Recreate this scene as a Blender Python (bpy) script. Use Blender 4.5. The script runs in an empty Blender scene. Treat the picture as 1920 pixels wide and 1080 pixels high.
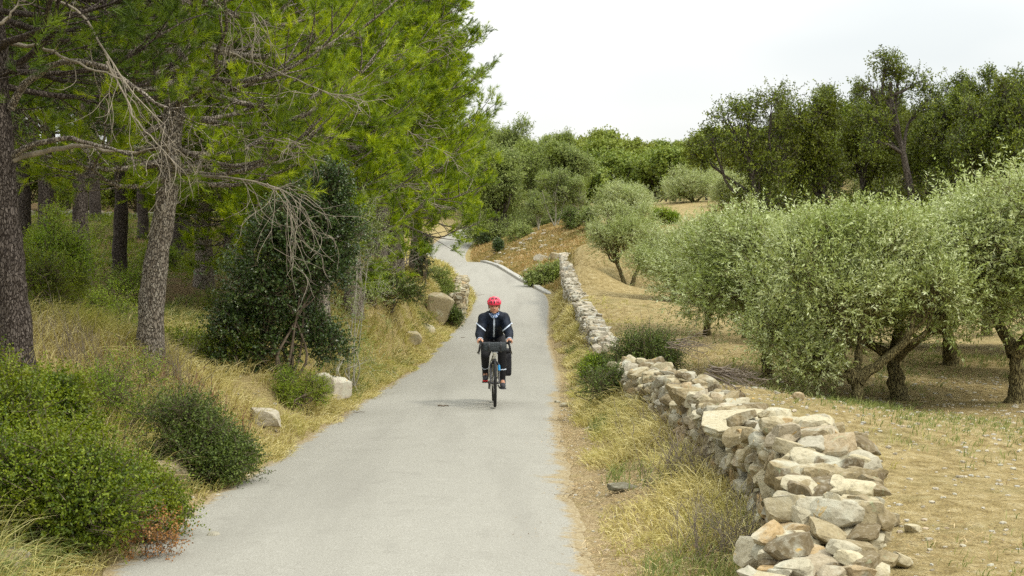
import bpy, bmesh, math, random
import numpy as np
from mathutils import Vector, Matrix
R = math.radians
C = bpy.context.scene.collection
SC = bpy.context.scene

# ------------------------------------------------------------------ camera, sky, sun, exposure
F = 2666.7                      # focal length in photo pixels (50 mm on 36 mm, 1920 wide)
HZ = 470.0                      # row of the horizon in the photo
PITCH = math.atan((540 - HZ) / F)
CAMZ = 2.0
cam = bpy.data.objects.new('camera', bpy.data.cameras.new('camera'))
C.objects.link(cam)
cam.data.lens = 50.0; cam.data.sensor_width = 36.0
cam.data.clip_start = 0.1; cam.data.clip_end = 3000
cam.location = (0, 0, CAMZ)
cam.rotation_euler = (math.pi / 2 - PITCH, 0, 0)
SC.camera = cam

SUN_EL, SUN_AZ = 50, 118         # elevation; azimuth clockwise from +Y (sun stands to the right, a little behind)
w = bpy.data.worlds.new("World"); SC.world = w; w.use_nodes = True
nt = w.node_tree; nt.nodes.clear()
def N(t, kind, **kw):
    n = t.nodes.new(kind)
    for k, v in kw.items(): setattr(n, k, v)
    return n
out = N(nt, 'ShaderNodeOutputWorld')
sky = N(nt, 'ShaderNodeTexSky', sky_type='NISHITA', sun_disc=False, sun_elevation=R(SUN_EL), sun_rotation=R(SUN_AZ))
bg1 = N(nt, 'ShaderNodeBackground'); bg1.inputs[1].default_value = 0.05
nt.links.new(sky.outputs[0], bg1.inputs[0])
# overcast layer: dim at the horizon, brighter overhead, slow cloud mottling
tc = N(nt, 'ShaderNodeTexCoord'); sep = N(nt, 'ShaderNodeSeparateXYZ')
nt.links.new(tc.outputs['Generated'], sep.inputs[0])
ramp = N(nt, 'ShaderNodeMapRange'); ramp.inputs[1].default_value = -0.02; ramp.inputs[2].default_value = 1.0
ramp.inputs[3].default_value = 0.61; ramp.inputs[4].default_value = 2.2
nt.links.new(sep.outputs['Z'], ramp.inputs[0])
cn = N(nt, 'ShaderNodeTexNoise'); cn.inputs['Scale'].default_value = 2.2; cn.inputs['Detail'].default_value = 3
mp = N(nt, 'ShaderNodeMapping'); mp.inputs['Scale'].default_value = (1, 1, 3.2); mp.inputs['Location'].default_value = (0.35, 0, 0.1)
nt.links.new(tc.outputs['Generated'], mp.inputs[0]); nt.links.new(mp.outputs[0], cn.inputs[0])
cr = N(nt, 'ShaderNodeValToRGB')
cr.color_ramp.elements[0].position = 0.33; cr.color_ramp.elements[0].color = (0.78, 0.82, 0.82, 1)
cr.color_ramp.elements[1].position = 0.58; cr.color_ramp.elements[1].color = (1.0, 1.0, 0.97, 1)
nt.links.new(cn.outputs[0], cr.inputs[0])
vm = N(nt, 'ShaderNodeVectorMath', operation='SCALE')
nt.links.new(cr.outputs[0], vm.inputs[0]); nt.links.new(ramp.outputs[0], vm.inputs['Scale'])
bg2 = N(nt, 'ShaderNodeBackground'); nt.links.new(vm.outputs[0], bg2.inputs[0])
mx = N(nt, 'ShaderNodeMixShader'); mx.inputs[0].default_value = 0.93
nt.links.new(bg1.outputs[0], mx.inputs[1]); nt.links.new(bg2.outputs[0], mx.inputs[2]); nt.links.new(mx.outputs[0], out.inputs[0])

sl = bpy.data.lights.new('sun', 'SUN'); sl.energy = 1.5; sl.angle = R(10); sl.color = (1.0, 0.93, 0.80)
so = bpy.data.objects.new('sun', sl); C.objects.link(so)
az, el = R(SUN_AZ), R(SUN_EL)
sd = Vector((math.sin(az) * math.cos(el), math.cos(az) * math.cos(el), math.sin(el)))
so.rotation_euler = sd.to_track_quat('Z', 'Y').to_euler()
SC.view_settings.view_transform = 'Standard'; SC.view_settings.look = 'None'
SC.view_settings.gamma = 1; SC.view_settings.exposure = 0.5; SC.view_settings.use_curve_mapping = False
cy = SC.cycles
cy.use_denoising = False; cy.max_bounces = 6; cy.diffuse_bounces = 2; cy.glossy_bounces = 2; cy.transmission_bounces = 3
cy.transparent_max_bounces = 4; cy.volume_bounces = 0; cy.caustics_reflective = False; cy.caustics_refractive = False

# ------------------------------------------------------------------ helpers
rng = np.random.default_rng(11)
def P(px, py, d):
    """photo pixel seen at distance d (metres along +Y) -> world point"""
    u = (px - 960) / F; v = (540 - py) / F
    c, s = math.cos(PITCH), math.sin(PITCH)
    y = c + v * s; z = -s + v * c
    k = d / y
    return np.array([u * k, d, CAMZ + z * k])
def nrm(a):
    return a / np.maximum(np.linalg.norm(a, axis=-1, keepdims=True), 1e-9)
def noise3(p, f=1.0, seed=0):
    r = np.random.default_rng(seed + 100); v = 0; amp = 1; tot = 0
    for o in range(3):
        for k in range(3):
            d = nrm(r.normal(size=3)) * f * (2 ** o) * r.uniform(.8, 1.3); d2 = nrm(r.normal(size=3)) * f * (2 ** o)
            v = v + amp * np.sin(p @ d + r.uniform(0, 6.3) + 1.6 * np.sin(p @ d2 + r.uniform(0, 6.3)))
        tot += amp * 1.7; amp *= .55
    return v / tot
def sstep(a, b, x):
    t = np.clip((x - a) / (b - a), 0, 1); return t * t * (3 - 2 * t)

class MB:
    """collects blocks of faces; build() links them as ONE mesh object"""
    def __init__(s): s.b = []; s.n = 0
    def add(s, V, Fc, rnd=0.5, mat=0, smooth=False):
        V = np.asarray(V, float).reshape(-1, 3); Fc = np.asarray(Fc, int)
        m = len(Fc)
        if m == 0: return
        rnd = np.broadcast_to(np.asarray(rnd, float), (m,))
        s.b.append((V, Fc + s.n, rnd, np.full(m, mat), np.full(m, smooth))); s.n += len(V)
    def mesh(s, name, mats):
        me = bpy.data.meshes.new(name)
        V = np.concatenate([b[0] for b in s.b]); me.vertices.add(len(V)); me.vertices.foreach_set('co', V.ravel())
        li = np.concatenate([b[1].ravel() for b in s.b]); cnt = np.concatenate([np.full(len(b[1]), b[1].shape[1]) for b in s.b])
        me.loops.add(len(li)); me.loops.foreach_set('vertex_index', li)
        me.polygons.add(len(cnt)); me.polygons.foreach_set('loop_start', np.concatenate([[0], np.cumsum(cnt)[:-1]]))
        me.polygons.foreach_set('material_index', np.concatenate([b[3] for b in s.b]))
        me.polygons.foreach_set('use_smooth', np.concatenate([b[4] for b in s.b]))
        a = me.attributes.new('rnd', 'FLOAT', 'FACE'); a.data.foreach_set('value', np.concatenate([b[2] for b in s.b]).astype(np.float32))
        for m in (mats if isinstance(mats, (list, tuple)) else [mats]): me.materials.append(m)
        me.update(calc_edges=True)
        return me
    def build(s, name, mats, parent=None, loc=(0, 0, 0)):
        return link(name, s.mesh(name, mats), parent, loc)
def link(name, me, parent=None, loc=(0, 0, 0)):
    o = bpy.data.objects.new(name, me); C.objects.link(o); o.location = loc
    if parent is not None: o.parent = parent
    return o
def tag(o, label=None, cat=None, group=None, kind=None):
    if label: o['label'] = label
    if cat: o['category'] = cat
    if group: o['group'] = group
    if kind: o['kind'] = kind
    return o
def thing(name, loc, rz=0.0, label=None, cat=None, group=None, sc=1.0):
    o = bpy.data.objects.new(name, None); C.objects.link(o); o.location = tuple(loc); o.rotation_euler = (0, 0, rz)
    o.scale = (sc, sc, sc) if np.isscalar(sc) else sc
    return tag(o, label, cat, group)
def dup(src, loc, rz=0.0, sc=1.0, label=None, cat=None, group=None, tilt=(0, 0)):
    r = src.copy(); C.objects.link(r); r.location = tuple(loc); r.rotation_euler = (tilt[0], tilt[1], rz)
    r.scale = (sc, sc, sc) if np.isscalar(sc) else sc
    for k in ('label', 'category', 'group'):
        if k in r: del r[k]
    for ch in list(src.children):
        c = ch.copy(); C.objects.link(c); c.parent = r
    return tag(r, label, cat, group)

# ------------------------------------------------------------------ geometry generators
def tubes(P_, R_, n=6):
    P_ = np.asarray(P_, float); R_ = np.asarray(R_, float)
    if P_.ndim == 2: P_ = P_[None]; R_ = R_[None]
    T, K, _ = P_.shape
    t = nrm(np.gradient(P_, axis=1)); mean = np.abs(nrm(t.mean(1)))
    ref = np.where((mean[:, 2] > .8)[:, None], np.array([1., 0.13, 0]), np.array([0., 0.05, 1.]))[:, None, :]
    u = nrm(np.cross(t, ref)); v = np.cross(t, u)
    a = np.arange(n) * 2 * np.pi / n
    V = P_[:, :, None] + R_[:, :, None, None] * (u[:, :, None] * np.cos(a)[:, None] + v[:, :, None] * np.sin(a)[:, None])
    i = np.arange(T)[:, None, None] * K * n + np.arange(K - 1)[None, :, None] * n + np.arange(n)[None, None]
    j = np.arange(T)[:, None, None] * K * n + np.arange(K - 1)[None, :, None] * n + (np.arange(n)[None, None] + 1) % n
    Fc = np.stack([i, j, j + n, i + n], -1).reshape(-1, 4)
    return V.reshape(-1, 3), Fc
def smooth_path(pts, K):
    pts = np.asarray(pts, float); d = np.concatenate([[0], np.cumsum(np.linalg.norm(np.diff(pts, axis=0), axis=1))])
    s = np.linspace(0, d[-1], K); q = np.stack([np.interp(s, d, pts[:, k]) for k in range(pts.shape[1])], 1)
    for _ in range(max(1, K // (2 * len(pts)))):
        q[1:-1] = (q[:-2] + 2 * q[1:-1] + q[2:]) / 4
    return q
def perp(D, r):
    x = r.normal(size=D.shape); x -= (x * D).sum(-1, keepdims=True) * D
    return nrm(x)
def leaves(Pt, D, L, W, r, fold=0.0):
    """diamond leaf cards at points Pt along D"""
    n = len(Pt); s = perp(D, r) * (W / 2)[:, None]; D = D * L[:, None]
    V = np.stack([Pt, Pt + D * .45 + s, Pt + D, Pt + D * .45 - s], 1)
    return V.reshape(-1, 3), np.arange(n * 4).reshape(n, 4)
def shoots(Pt, D, slen, m, L, W, spread, r, droop=0.0):
    """Pt,D: shoot bases and directions; m leaves on each; returns V,F,rnd"""
    S = len(Pt)
    t = np.tile(np.linspace(.08, 1, m), (S, 1)) + r.normal(0, .03, (S, m))
    Dm = np.repeat(D[:, None], m, 1)
    base = Pt[:, None] + Dm * (t * slen[:, None])[:, :, None]
    pd = perp(Dm.reshape(-1, 3), r)
    ld = nrm(Dm.reshape(-1, 3) * (1 - spread) + pd * spread + np.array([0, 0, -droop]))
    k = S * m
    V, Fc = leaves(base.reshape(-1, 3), ld, L * r.uniform(.65, 1.15, k), W * r.uniform(.7, 1.15, k), r)
    rn = np.repeat(r.uniform(0, 1, S), m) * .55 + r.uniform(0, 1, k) * .45
    return V, Fc, rn
def needles(Pt, D, slen, m, L, W, r):
    S = len(Pt); k = S * m
    t = r.uniform(0, 1, (S, m))
    Dm = np.repeat(D[:, None], m, 1)
    base = (Pt[:, None] + Dm * (t * slen[:, None])[:, :, None]).reshape(-1, 3); Df = Dm.reshape(-1, 3)
    a = r.uniform(.25, .95, k)[:, None]
    ld = nrm(Df * np.cos(a) + perp(Df, r) * np.sin(a)); Ln = (L * r.uniform(.7, 1.1, k))[:, None]
    s = perp(ld, r) * (W / 2)
    V = np.stack([base + s, base + ld * Ln, base - s], 1).reshape(-1, 3)
    rn = np.repeat(r.uniform(0, 1, S), m) * .6 + r.uniform(0, 1, k) * .4
    return V, np.arange(k * 3).reshape(k, 3), rn
_ico = {}
def ico(sub):
    if sub not in _ico:
        bm = bmesh.new(); bmesh.ops.create_icosphere(bm, subdivisions=sub, radius=1)
        bm.verts.ensure_lookup_table()
        _ico[sub] = (np.array([v.co[:] for v in bm.verts]), np.array([[v.index for v in f.verts] for f in bm.faces])); bm.free()
    return _ico[sub]
def rock_shape(seed, sub):
    r = np.random.default_rng(seed); V, Fc = ico(sub); V = V.copy() * 1.25
    Nn = nrm(r.normal(size=(11, 3))); h = r.uniform(.62, .95, 11)
    for ax, hh in zip([(0, 0, 1), (0, 0, -1), (1, 0, 0), (-1, 0, 0), (0, 1, 0), (0, -1, 0)], r.uniform(.6, .8, 6)):
        Nn = np.vstack([Nn, nrm(np.array(ax) + r.normal(0, .16, 3))]); h = np.append(h, hh)
    for n, hh in zip(Nn, h):
        dd = V @ n - hh; V -= np.where(dd > 0, dd, 0)[:, None] * n * .96
    V += V * (noise3(V, 5.0, seed) * .035 + noise3(V, 14.0, seed + 5) * .015)[:, None]
    return V / np.abs(V).max(0), Fc
def rotm(a, b, c):
    return np.array(Matrix.Rotation(c, 3, 'Z') @ Matrix.Rotation(b, 3, 'Y') @ Matrix.Rotation(a, 3, 'X'))
ROCKS = {s: [rock_shape(i * 7 + 1, s) for i in range(14)] for s in (1, 2, 3, 4)}
def add_rock(mb, c, dims, rz, r, sub=2, tilt=.12, rnd=None, mat=0):
    V, Fc = ROCKS[sub][r.integers(14)]
    M = rotm(r.normal(0, tilt), r.normal(0, tilt), rz)
    f = [-1, 1][r.integers(2)]
    Vv = V * np.array([1, 1, 1.]) * (np.array(dims) / 2)
    if f < 0: Vv = Vv * [-1, -1, 1]
    mb.add(Vv @ M.T + c, Fc, r.uniform(0, 1) if rnd is None else rnd, mat, False)

# ------------------------------------------------------------------ materials
def mat(name):
    m = bpy.data.materials.new(name); m.use_nodes = True; m.node_tree.nodes.clear(); return m
def srgb(r, g, b):
    f = lambda c: (c / 255 / 12.92) if c / 255 <= .04045 else ((c / 255 + .055) / 1.055) ** 2.4
    return (f(r), f(g), f(b), 1)
def rampn(t, stops, fac):
    n = N(t, 'ShaderNodeValToRGB'); e = n.color_ramp.elements
    while len(e) < len(stops): e.new(.5)
    for i, (p, c) in enumerate(stops): e[i].position = p; e[i].color = (c[0], c[1], c[2], 1)
    t.links.new(fac, n.inputs[0]); return n.outputs[0]
def noisen(t, scale, detail=4, rough=.55, vec=None, dist=0):
    n = N(t, 'ShaderNodeTexNoise'); n.inputs['Scale'].default_value = scale; n.inputs['Detail'].default_value = detail
    n.inputs['Roughness'].default_value = rough; n.inputs['Distortion'].default_value = dist
    if vec is not None: t.links.new(vec, n.inputs['Vector'])
    return n.outputs[0]
def mixc(t, fac, a, b, mode='MIX'):
    n = N(t, 'ShaderNodeMix', data_type='RGBA', blend_type=mode)
    for s, v in ((n.inputs[0], fac), (n.inputs[6], a), (n.inputs[7], b)):
        if isinstance(v, (int, float)): s.default_value = v
        elif isinstance(v, tuple): s.default_value = (v[0], v[1], v[2], 1)
        else: t.links.new(v, s)
    return n.outputs[2]
def mathn(t, op, a, b=0.0, clamp=False):
    n = N(t, 'ShaderNodeMath', operation=op, use_clamp=clamp)
    for s, v in ((n.inputs[0], a), (n.inputs[1], b)):
        if isinstance(v, (int, float)): s.default_value = v
        else: t.links.new(v, s)
    return n.outputs[0]
def attr(t, name):
    n = N(t, 'ShaderNodeAttribute', attribute_name=name); return n.outputs['Fac']
def finish(t, col, rough=.9, bump=None, bstr=.3, bdist=.02, spec=.2, trans=0.0, tcol=None):
    o = N(t, 'ShaderNodeOutputMaterial'); b = N(t, 'ShaderNodeBsdfPrincipled')
    if isinstance(col, tuple): b.inputs['Base Color'].default_value = (col[0], col[1], col[2], 1)
    else: t.links.new(col, b.inputs['Base Color'])
    b.inputs['Roughness'].default_value = rough; b.inputs['Specular IOR Level'].default_value = spec
    if bump is not None:
        bn = N(t, 'ShaderNodeBump'); bn.inputs['Strength'].default_value = bstr; bn.inputs['Distance'].default_value = bdist
        t.links.new(bump, bn.inputs['Height']); t.links.new(bn.outputs[0], b.inputs['Normal'])
    if trans > 0:
        tr = N(t, 'ShaderNodeBsdfTranslucent'); mxs = N(t, 'ShaderNodeMixShader'); mxs.inputs[0].default_value = trans
        c = tcol if tcol is not None else col
        if isinstance(c, tuple): tr.inputs[0].default_value = (c[0], c[1], c[2], 1)
        else: t.links.new(c, tr.inputs[0])
        t.links.new(b.outputs[0], mxs.inputs[1]); t.links.new(tr.outputs[0], mxs.inputs[2]); t.links.new(mxs.outputs[0], o.inputs[0])
    else: t.links.new(b.outputs[0], o.inputs[0])
    return b
def leafmat(name, cols, big=None, trans=.35, rough=.5, spec=.35, scale=.9):
    """cols: ramp over the per-leaf value; big: second tint that comes and goes over the crown"""
    m = mat(name); t = m.node_tree
    n = len(cols); c = rampn(t, [(i / (n - 1), cols[i]) for i in range(n)], attr(t, 'rnd'))
    if big is not None:
        g = N(t, 'ShaderNodeNewGeometry'); nz = noisen(t, scale, 3, vec=g.outputs['Position'])
        f = mathn(t, 'MULTIPLY', mathn(t, 'SUBTRACT', nz, .45, True), 3.2, True)
        c = mixc(t, f, c, big)
    bright = N(t, 'ShaderNodeHueSaturation'); bright.inputs['Saturation'].default_value = 1.08; bright.inputs['Value'].default_value = 1.25
    t.links.new(c, bright.inputs['Color'])
    finish(t, c, rough, spec=spec, trans=trans, tcol=bright.outputs[0]); return m
def plain(name, col, rough=.6, spec=.3, metal=0.0, nscale=0, namp=.25, bstr=0):
    m = mat(name); t = m.node_tree
    c = col; bump = None
    if nscale:
        tcn = N(t, 'ShaderNodeTexCoord'); nz = noisen(t, nscale, 4, vec=tcn.outputs['Object'])
        c = rampn(t, [(.3, tuple(x * (1 - namp) for x in col[:3])), (.7, tuple(min(1, x * (1 + namp)) for x in col[:3]))], nz)
        if bstr: bump = nz
    b = finish(t, c, rough, bump=bump, bstr=bstr or .1, bdist=.005, spec=spec); b.inputs['Metallic'].default_value = metal
    return m

def ground_mat():
    m = mat('ground'); t = m.node_tree; g = N(t, 'ShaderNodeNewGeometry'); pos = g.outputs['Position']
    n1 = noisen(t, .9, 5, .6, pos); n2 = noisen(t, 6, 6, .65, pos); n3 = noisen(t, 45, 4, .6, pos); n4 = noisen(t, .25, 3, .5, pos)
    field = rampn(t, [(.28, (.15, .105, .04)), (.42, (.28, .215, .09)), (.55, (.38, .30, .14)), (.75, (.48, .41, .24))], n2)
    field = mixc(t, mathn(t, 'MULTIPLY', mathn(t, 'SUBTRACT', n1, .52, True), 2.5, True), field, (.20, .19, .075))
    field = mixc(t, mathn(t, 'MULTIPLY', mathn(t, 'SUBTRACT', n3, .60, True), 5.0, True), field, (.62, .56, .42))
    field = mixc(t, mathn(t, 'MULTIPLY', mathn(t, 'SUBTRACT', .45, n3, True), 6.0, True), field, (.13, .09, .04))
    n5 = noisen(t, 17, 5, .7, pos); field = mixc(t, mathn(t, 'MULTIPLY', mathn(t, 'SUBTRACT', .44, n5, True), 6.0, True), field, (.17, .13, .065))
    litter = rampn(t, [(.3, (.05, .035, .016)), (.5, (.17, .115, .055)), (.7, (.32, .24, .12))], n3)
    litter = mixc(t, mathn(t, 'MULTIPLY', mathn(t, 'SUBTRACT', n1, .5, True), 4, True), litter, (.13, .15, .035))
    straw = rampn(t, [(.3, (.15, .11, .045)), (.5, (.34, .27, .12)), (.72, (.50, .42, .22))], n3)
    straw = mixc(t, mathn(t, 'MULTIPLY', mathn(t, 'SUBTRACT', n2, .55, True), 3, True), straw, (.16, .16, .045))
    orange = rampn(t, [(.35, (.14, .13, .045)), (.5, (.30, .24, .10)), (.65, (.42, .35, .18))], n2)
    c = mixc(t, attr(t, 'field'), straw, field)
    c = mixc(t, attr(t, 'litter'), c, litter)
    c = mixc(t, attr(t, 'bank'), c, orange)
    sand = rampn(t, [(.35, (.22, .15, .07)), (.5, (.38, .29, .155)), (.7, (.50, .41, .26))], n3)
    c = mixc(t, mathn(t, 'MULTIPLY', attr(t, 'sand'), mathn(t, 'MULTIPLY', mathn(t, 'SUBTRACT', n2, .30, True), 4, True)), c, sand)
    h = mathn(t, 'ADD', mathn(t, 'MULTIPLY', n2, 1.0), mathn(t, 'MULTIPLY', n3, .5))
    finish(t, c, .95, bump=h, bstr=1.0, bdist=.07, spec=.1); return m
def road_mat():
    m = mat('road'); t = m.node_tree; g = N(t, 'ShaderNodeNewGeometry'); pos = g.outputs['Position']
    n1 = noisen(t, .5, 5, .6, pos); n2 = noisen(t, 90, 3, .7, pos); n3 = noisen(t, 7, 5, .65, pos)
    mpn = N(t, 'ShaderNodeMapping'); mpn.inputs['Scale'].default_value = (1.6, .14, 1); t.links.new(pos, mpn.inputs[0])
    n4 = noisen(t, 1.0, 4, .55, mpn.outputs[0])
    c = rampn(t, [(.30, (.195, .182, .148)), (.5, (.305, .296, .255)), (.70, (.415, .403, .355))], n2)
    c = mixc(t, mathn(t, 'MULTIPLY', n1, .35), c, (.33, .32, .275))
    n6 = noisen(t, 2.3, 5, .65, pos, .8); c = mixc(t, mathn(t, 'MULTIPLY', mathn(t, 'SUBTRACT', n6, .56, True), 2.2, True), c, (.21, .20, .17))
    c = mixc(t, mathn(t, 'MULTIPLY', mathn(t, 'SUBTRACT', .42, n6, True), 2.0, True), c, (.40, .39, .345))
    c = mixc(t, mathn(t, 'MULTIPLY', mathn(t, 'SUBTRACT', n4, .47, True), 2.0, True), c, (.22, .21, .18))
    v = N(t, 'ShaderNodeTexVoronoi'); v.inputs['Scale'].default_value = 55; t.links.new(pos, v.inputs['Vector'])
    c = mixc(t, mathn(t, 'MULTIPLY', mathn(t, 'LESS_THAN', v.outputs['Distance'], .16), .45), c, (.12, .11, .09))
    # dust and straw blown over the margins
    ed = attr(t, 'edge')
    f = mathn(t, 'MULTIPLY', mathn(t, 'SUBTRACT', mathn(t, 'ADD', ed, mathn(t, 'MULTIPLY', mathn(t, 'SUBTRACT', n3, .5), .9)), .66, True), 5.0, True)
    n45 = noisen(t, 45, 4, .6, pos)
    c = mixc(t, mathn(t, 'MULTIPLY', f, .92), c, rampn(t, [(.35, (.20, .14, .065)), (.5, (.31, .245, .13)), (.7, (.43, .365, .235))], n45))
    finish(t, c, .9, bump=n2, bstr=.35, bdist=.006, spec=.2); return m
def stone_mat(name, base, lichen=1.0):
    m = mat(name); t = m.node_tree; g = N(t, 'ShaderNodeNewGeometry'); pos = g.outputs['Position']
    n1 = noisen(t, 4.5, 5, .6, pos); n2 = noisen(t, 32, 5, .7, pos); n3 = noisen(t, 9, 4, .6, pos, .6)
    c = rampn(t, [(0, base[0]), (.35, base[1]), (.6, base[2]), (.85, base[3]), (1, base[4])], attr(t, 'rnd'))
    c = mixc(t, mathn(t, 'MULTIPLY', mathn(t, 'SUBTRACT', n2, .5, True), 1.6, True), c, (.62, .58, .48))
    c = mixc(t, mathn(t, 'MULTIPLY', mathn(t, 'SUBTRACT', .48, n2, True), 3.5, True), c, (.12, .10, .07))
    c = mixc(t, mathn(t, 'MULTIPLY', mathn(t, 'MULTIPLY', mathn(t, 'SUBTRACT', n1, .54, True), 9, True), .6 * lichen), c, (.50, .50, .40))
    c = mixc(t, mathn(t, 'MULTIPLY', mathn(t, 'MULTIPLY', mathn(t, 'SUBTRACT', n3, .655, True), 14, True), .8 * lichen), c, (.50, .30, .04))
    c = mixc(t, mathn(t, 'MULTIPLY', mathn(t, 'MULTIPLY', mathn(t, 'SUBTRACT', .37, n3, True), 12, True), .55 * lichen), c, (.30, .36, .22))
    finish(t, c, .9, bump=n2, bstr=.55, bdist=.02, spec=.15); return m
def bark_mat(name, c0, c1, c2, sc=26, stretch=.35, bd=.02):
    m = mat(name); t = m.node_tree; tcn = N(t, 'ShaderNodeTexCoord')
    mpn = N(t, 'ShaderNodeMapping'); mpn.inputs['Scale'].default_value = (1, 1, stretch); t.links.new(tcn.outputs['Object'], mpn.inputs[0])
    dn = N(t, 'ShaderNodeTexNoise'); dn.inputs['Scale'].default_value = sc * .6; dn.inputs['Detail'].default_value = 3; t.links.new(mpn.outputs[0], dn.inputs['Vector'])
    dv = N(t, 'ShaderNodeVectorMath', operation='MULTIPLY_ADD'); t.links.new(dn.outputs['Color'], dv.inputs[0]); dv.inputs[1].default_value = (2.2 / sc,) * 3; t.links.new(mpn.outputs[0], dv.inputs[2]); mpn = dv
    v = N(t, 'ShaderNodeTexVoronoi', feature='DISTANCE_TO_EDGE'); v.inputs['Scale'].default_value = sc; t.links.new(mpn.outputs[0], v.inputs['Vector'])
    v2 = N(t, 'ShaderNodeTexVoronoi'); v2.inputs['Scale'].default_value = sc; t.links.new(mpn.outputs[0], v2.inputs['Vector'])
    n = noisen(t, sc * 1.6, 4, .6, mpn.outputs[0])
    plate = mixc(t, v2.outputs['Color'], c1, c2); plate = mixc(t, mathn(t, 'MULTIPLY', n, .5), plate, c1)
    f = mathn(t, 'MULTIPLY', mathn(t, 'ADD', v.outputs['Distance'], mathn(t, 'MULTIPLY', mathn(t, 'SUBTRACT', n, .5), .25)), 7, True)
    c = mixc(t, f, c0, plate)
    finish(t, c, .95, bump=f, bstr=.9, bdist=bd, spec=.1); return m
M = {}
M['ground'] = ground_mat(); M['road'] = road_mat()
M['stone'] = stone_mat('wall stone', [(.13, .10, .055), (.29, .235, .13), (.46, .41, .27), (.33, .31, .24), (.40, .28, .13)])
M['stone_far'] = stone_mat('pale field stone', [(.26, .23, .17), (.38, .34, .25), (.46, .42, .33), (.40, .39, .34), (.48, .38, .25)])
M['stone_dark'] = stone_mat('shaded forest stone', [(.10, .09, .06), (.16, .15, .10), (.22, .20, .14), (.2, .2, .17), (.22, .16, .1)], .5)  # wood's shade put into the colours; a dark grey verge stone shares them
M['kerb'] = plain('kerb concrete', (.37, .36, .32), .9, nscale=9, namp=.22, bstr=.2)
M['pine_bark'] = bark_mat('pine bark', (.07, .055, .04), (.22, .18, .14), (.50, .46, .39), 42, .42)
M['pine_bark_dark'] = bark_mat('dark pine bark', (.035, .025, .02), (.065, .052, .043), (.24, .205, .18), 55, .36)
M['dead_wood'] = plain('bleached dead wood', (.27, .235, .18), .9, nscale=14, namp=.4)
M['oak_bark'] = bark_mat('oak bark', (.03, .025, .02), (.12, .10, .08), (.25, .22, .19), 40, .2, .03)
M['olive_bark'] = bark_mat('olive bark', (.03, .022, .012), (.17, .14, .06), (.34, .30, .15), 60, .16, .02)
M['stem'] = plain('shrub stem', (.13, .10, .07), .9, nscale=18, namp=.4)
M['pale_stem'] = plain('pale stem', (.34, .32, .25), .9, nscale=14, namp=.35)
# ------------------------------------------------------------------ terrain
RY = np.array([-6, 8.6, 14, 21, 30, 38, 50, 57, 60, 65, 70, 78, 85, 92, 96, 99, 102, 108, 115, 122, 135, 150, 180])
RX = np.array([-1.2, -1.07, -1.0, -.85, -.55, -.53, -.23, -.05, -.06, -.5, -1.16, -2.0, -2.7, -3.6, -4.3, -4.7, -4.95, -4.7, -4.2, -3.2, -.5, 4, 14])
RZ = np.array([.12, .03, -.13, -.31, -.47, -.56, -.52, -.15, .10, .27, .5, .89, 1.15, 1.28, 1.08, 1.15, 1.62, 2.36, 3.08, 3.74, 4.9, 6.0, 8.5])
_yy = np.arange(-6, 180, .5)
def _sm(a):
    b = np.interp(_yy, RY, a)
    for _ in range(14): b[1:-1] = (b[:-2] + 2 * b[1:-1] + b[2:]) / 4
    return b
_rx, _rz = _sm(RX), _sm(RZ)
def road_x(y): return np.interp(y, _yy, _rx)
def road_z(y): return np.interp(y, _yy, _rz)
HW = 1.52
cp = [  # photo pixel and distance of points read off the ground
 # left verge and forest floor
 (60, 1075, 8.2), (275, 665, 16), (30, 700, 13.5), (530, 655, 20), (160, 600, 22), (100, 560, 27), (222, 518, 32), (385, 540, 30),
 (680, 535, 32), (740, 525, 34), (330, 490, 38), (250, 412, 50), (60, 410, 50), (450, 415, 50), (640, 470, 48), (760, 545, 38), (800, 520, 48), (700, 655, 24), (600, 700, 20),
 (840, 500, 62), (790, 480, 75), (760, 450, 100), (860, 425, 125),
 # right verge and field
 (1230, 960, 10), (1180, 860, 12.2), (1125, 740, 19), (1082, 650, 31), (1060, 600, 41), (1750, 1080, 8.8), (1900, 1000, 10), (1700, 930, 11.6), (1850, 850, 14), (1605, 768, 20), (1440, 715, 23), (1905, 730, 22),
 (1680, 755, 20.7), (1250, 620, 37), (1280, 700, 23.5), (1250, 560, 50), (1175, 543, 56), (1110, 520, 66), (1350, 600, 40), (1500, 610, 41), (1800, 610, 41),
 # far right bank
 (1040, 545, 60), (1020, 510, 68), (960, 480, 88), (1000, 440, 92), (930, 455, 104), (1070, 440, 88), (1050, 480, 75), (900, 440, 116), (1100, 400, 105), (1180, 385, 100), (1300, 384, 108), (1180, 430, 84), (1300, 440, 78), (1130, 480, 70),
 (1450, 415, 76), (1600, 412, 72), (1750, 415, 70), (1900, 420, 70),
]
WY = np.array([-6, 6.5, 7.5, 9, 11, 13.8, 16.6, 18.8, 20.5, 28, 38, 49, 60, 66, 75]); WX = np.array([1.4, 1.5, 1.72, 1.99, 1.88, 1.84, 1.80, 1.70, 1.62, 1.88, 2.03, 2.12, 2.30, 2.5, 3.0])
A = [P(*c) for c in cp]
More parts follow.
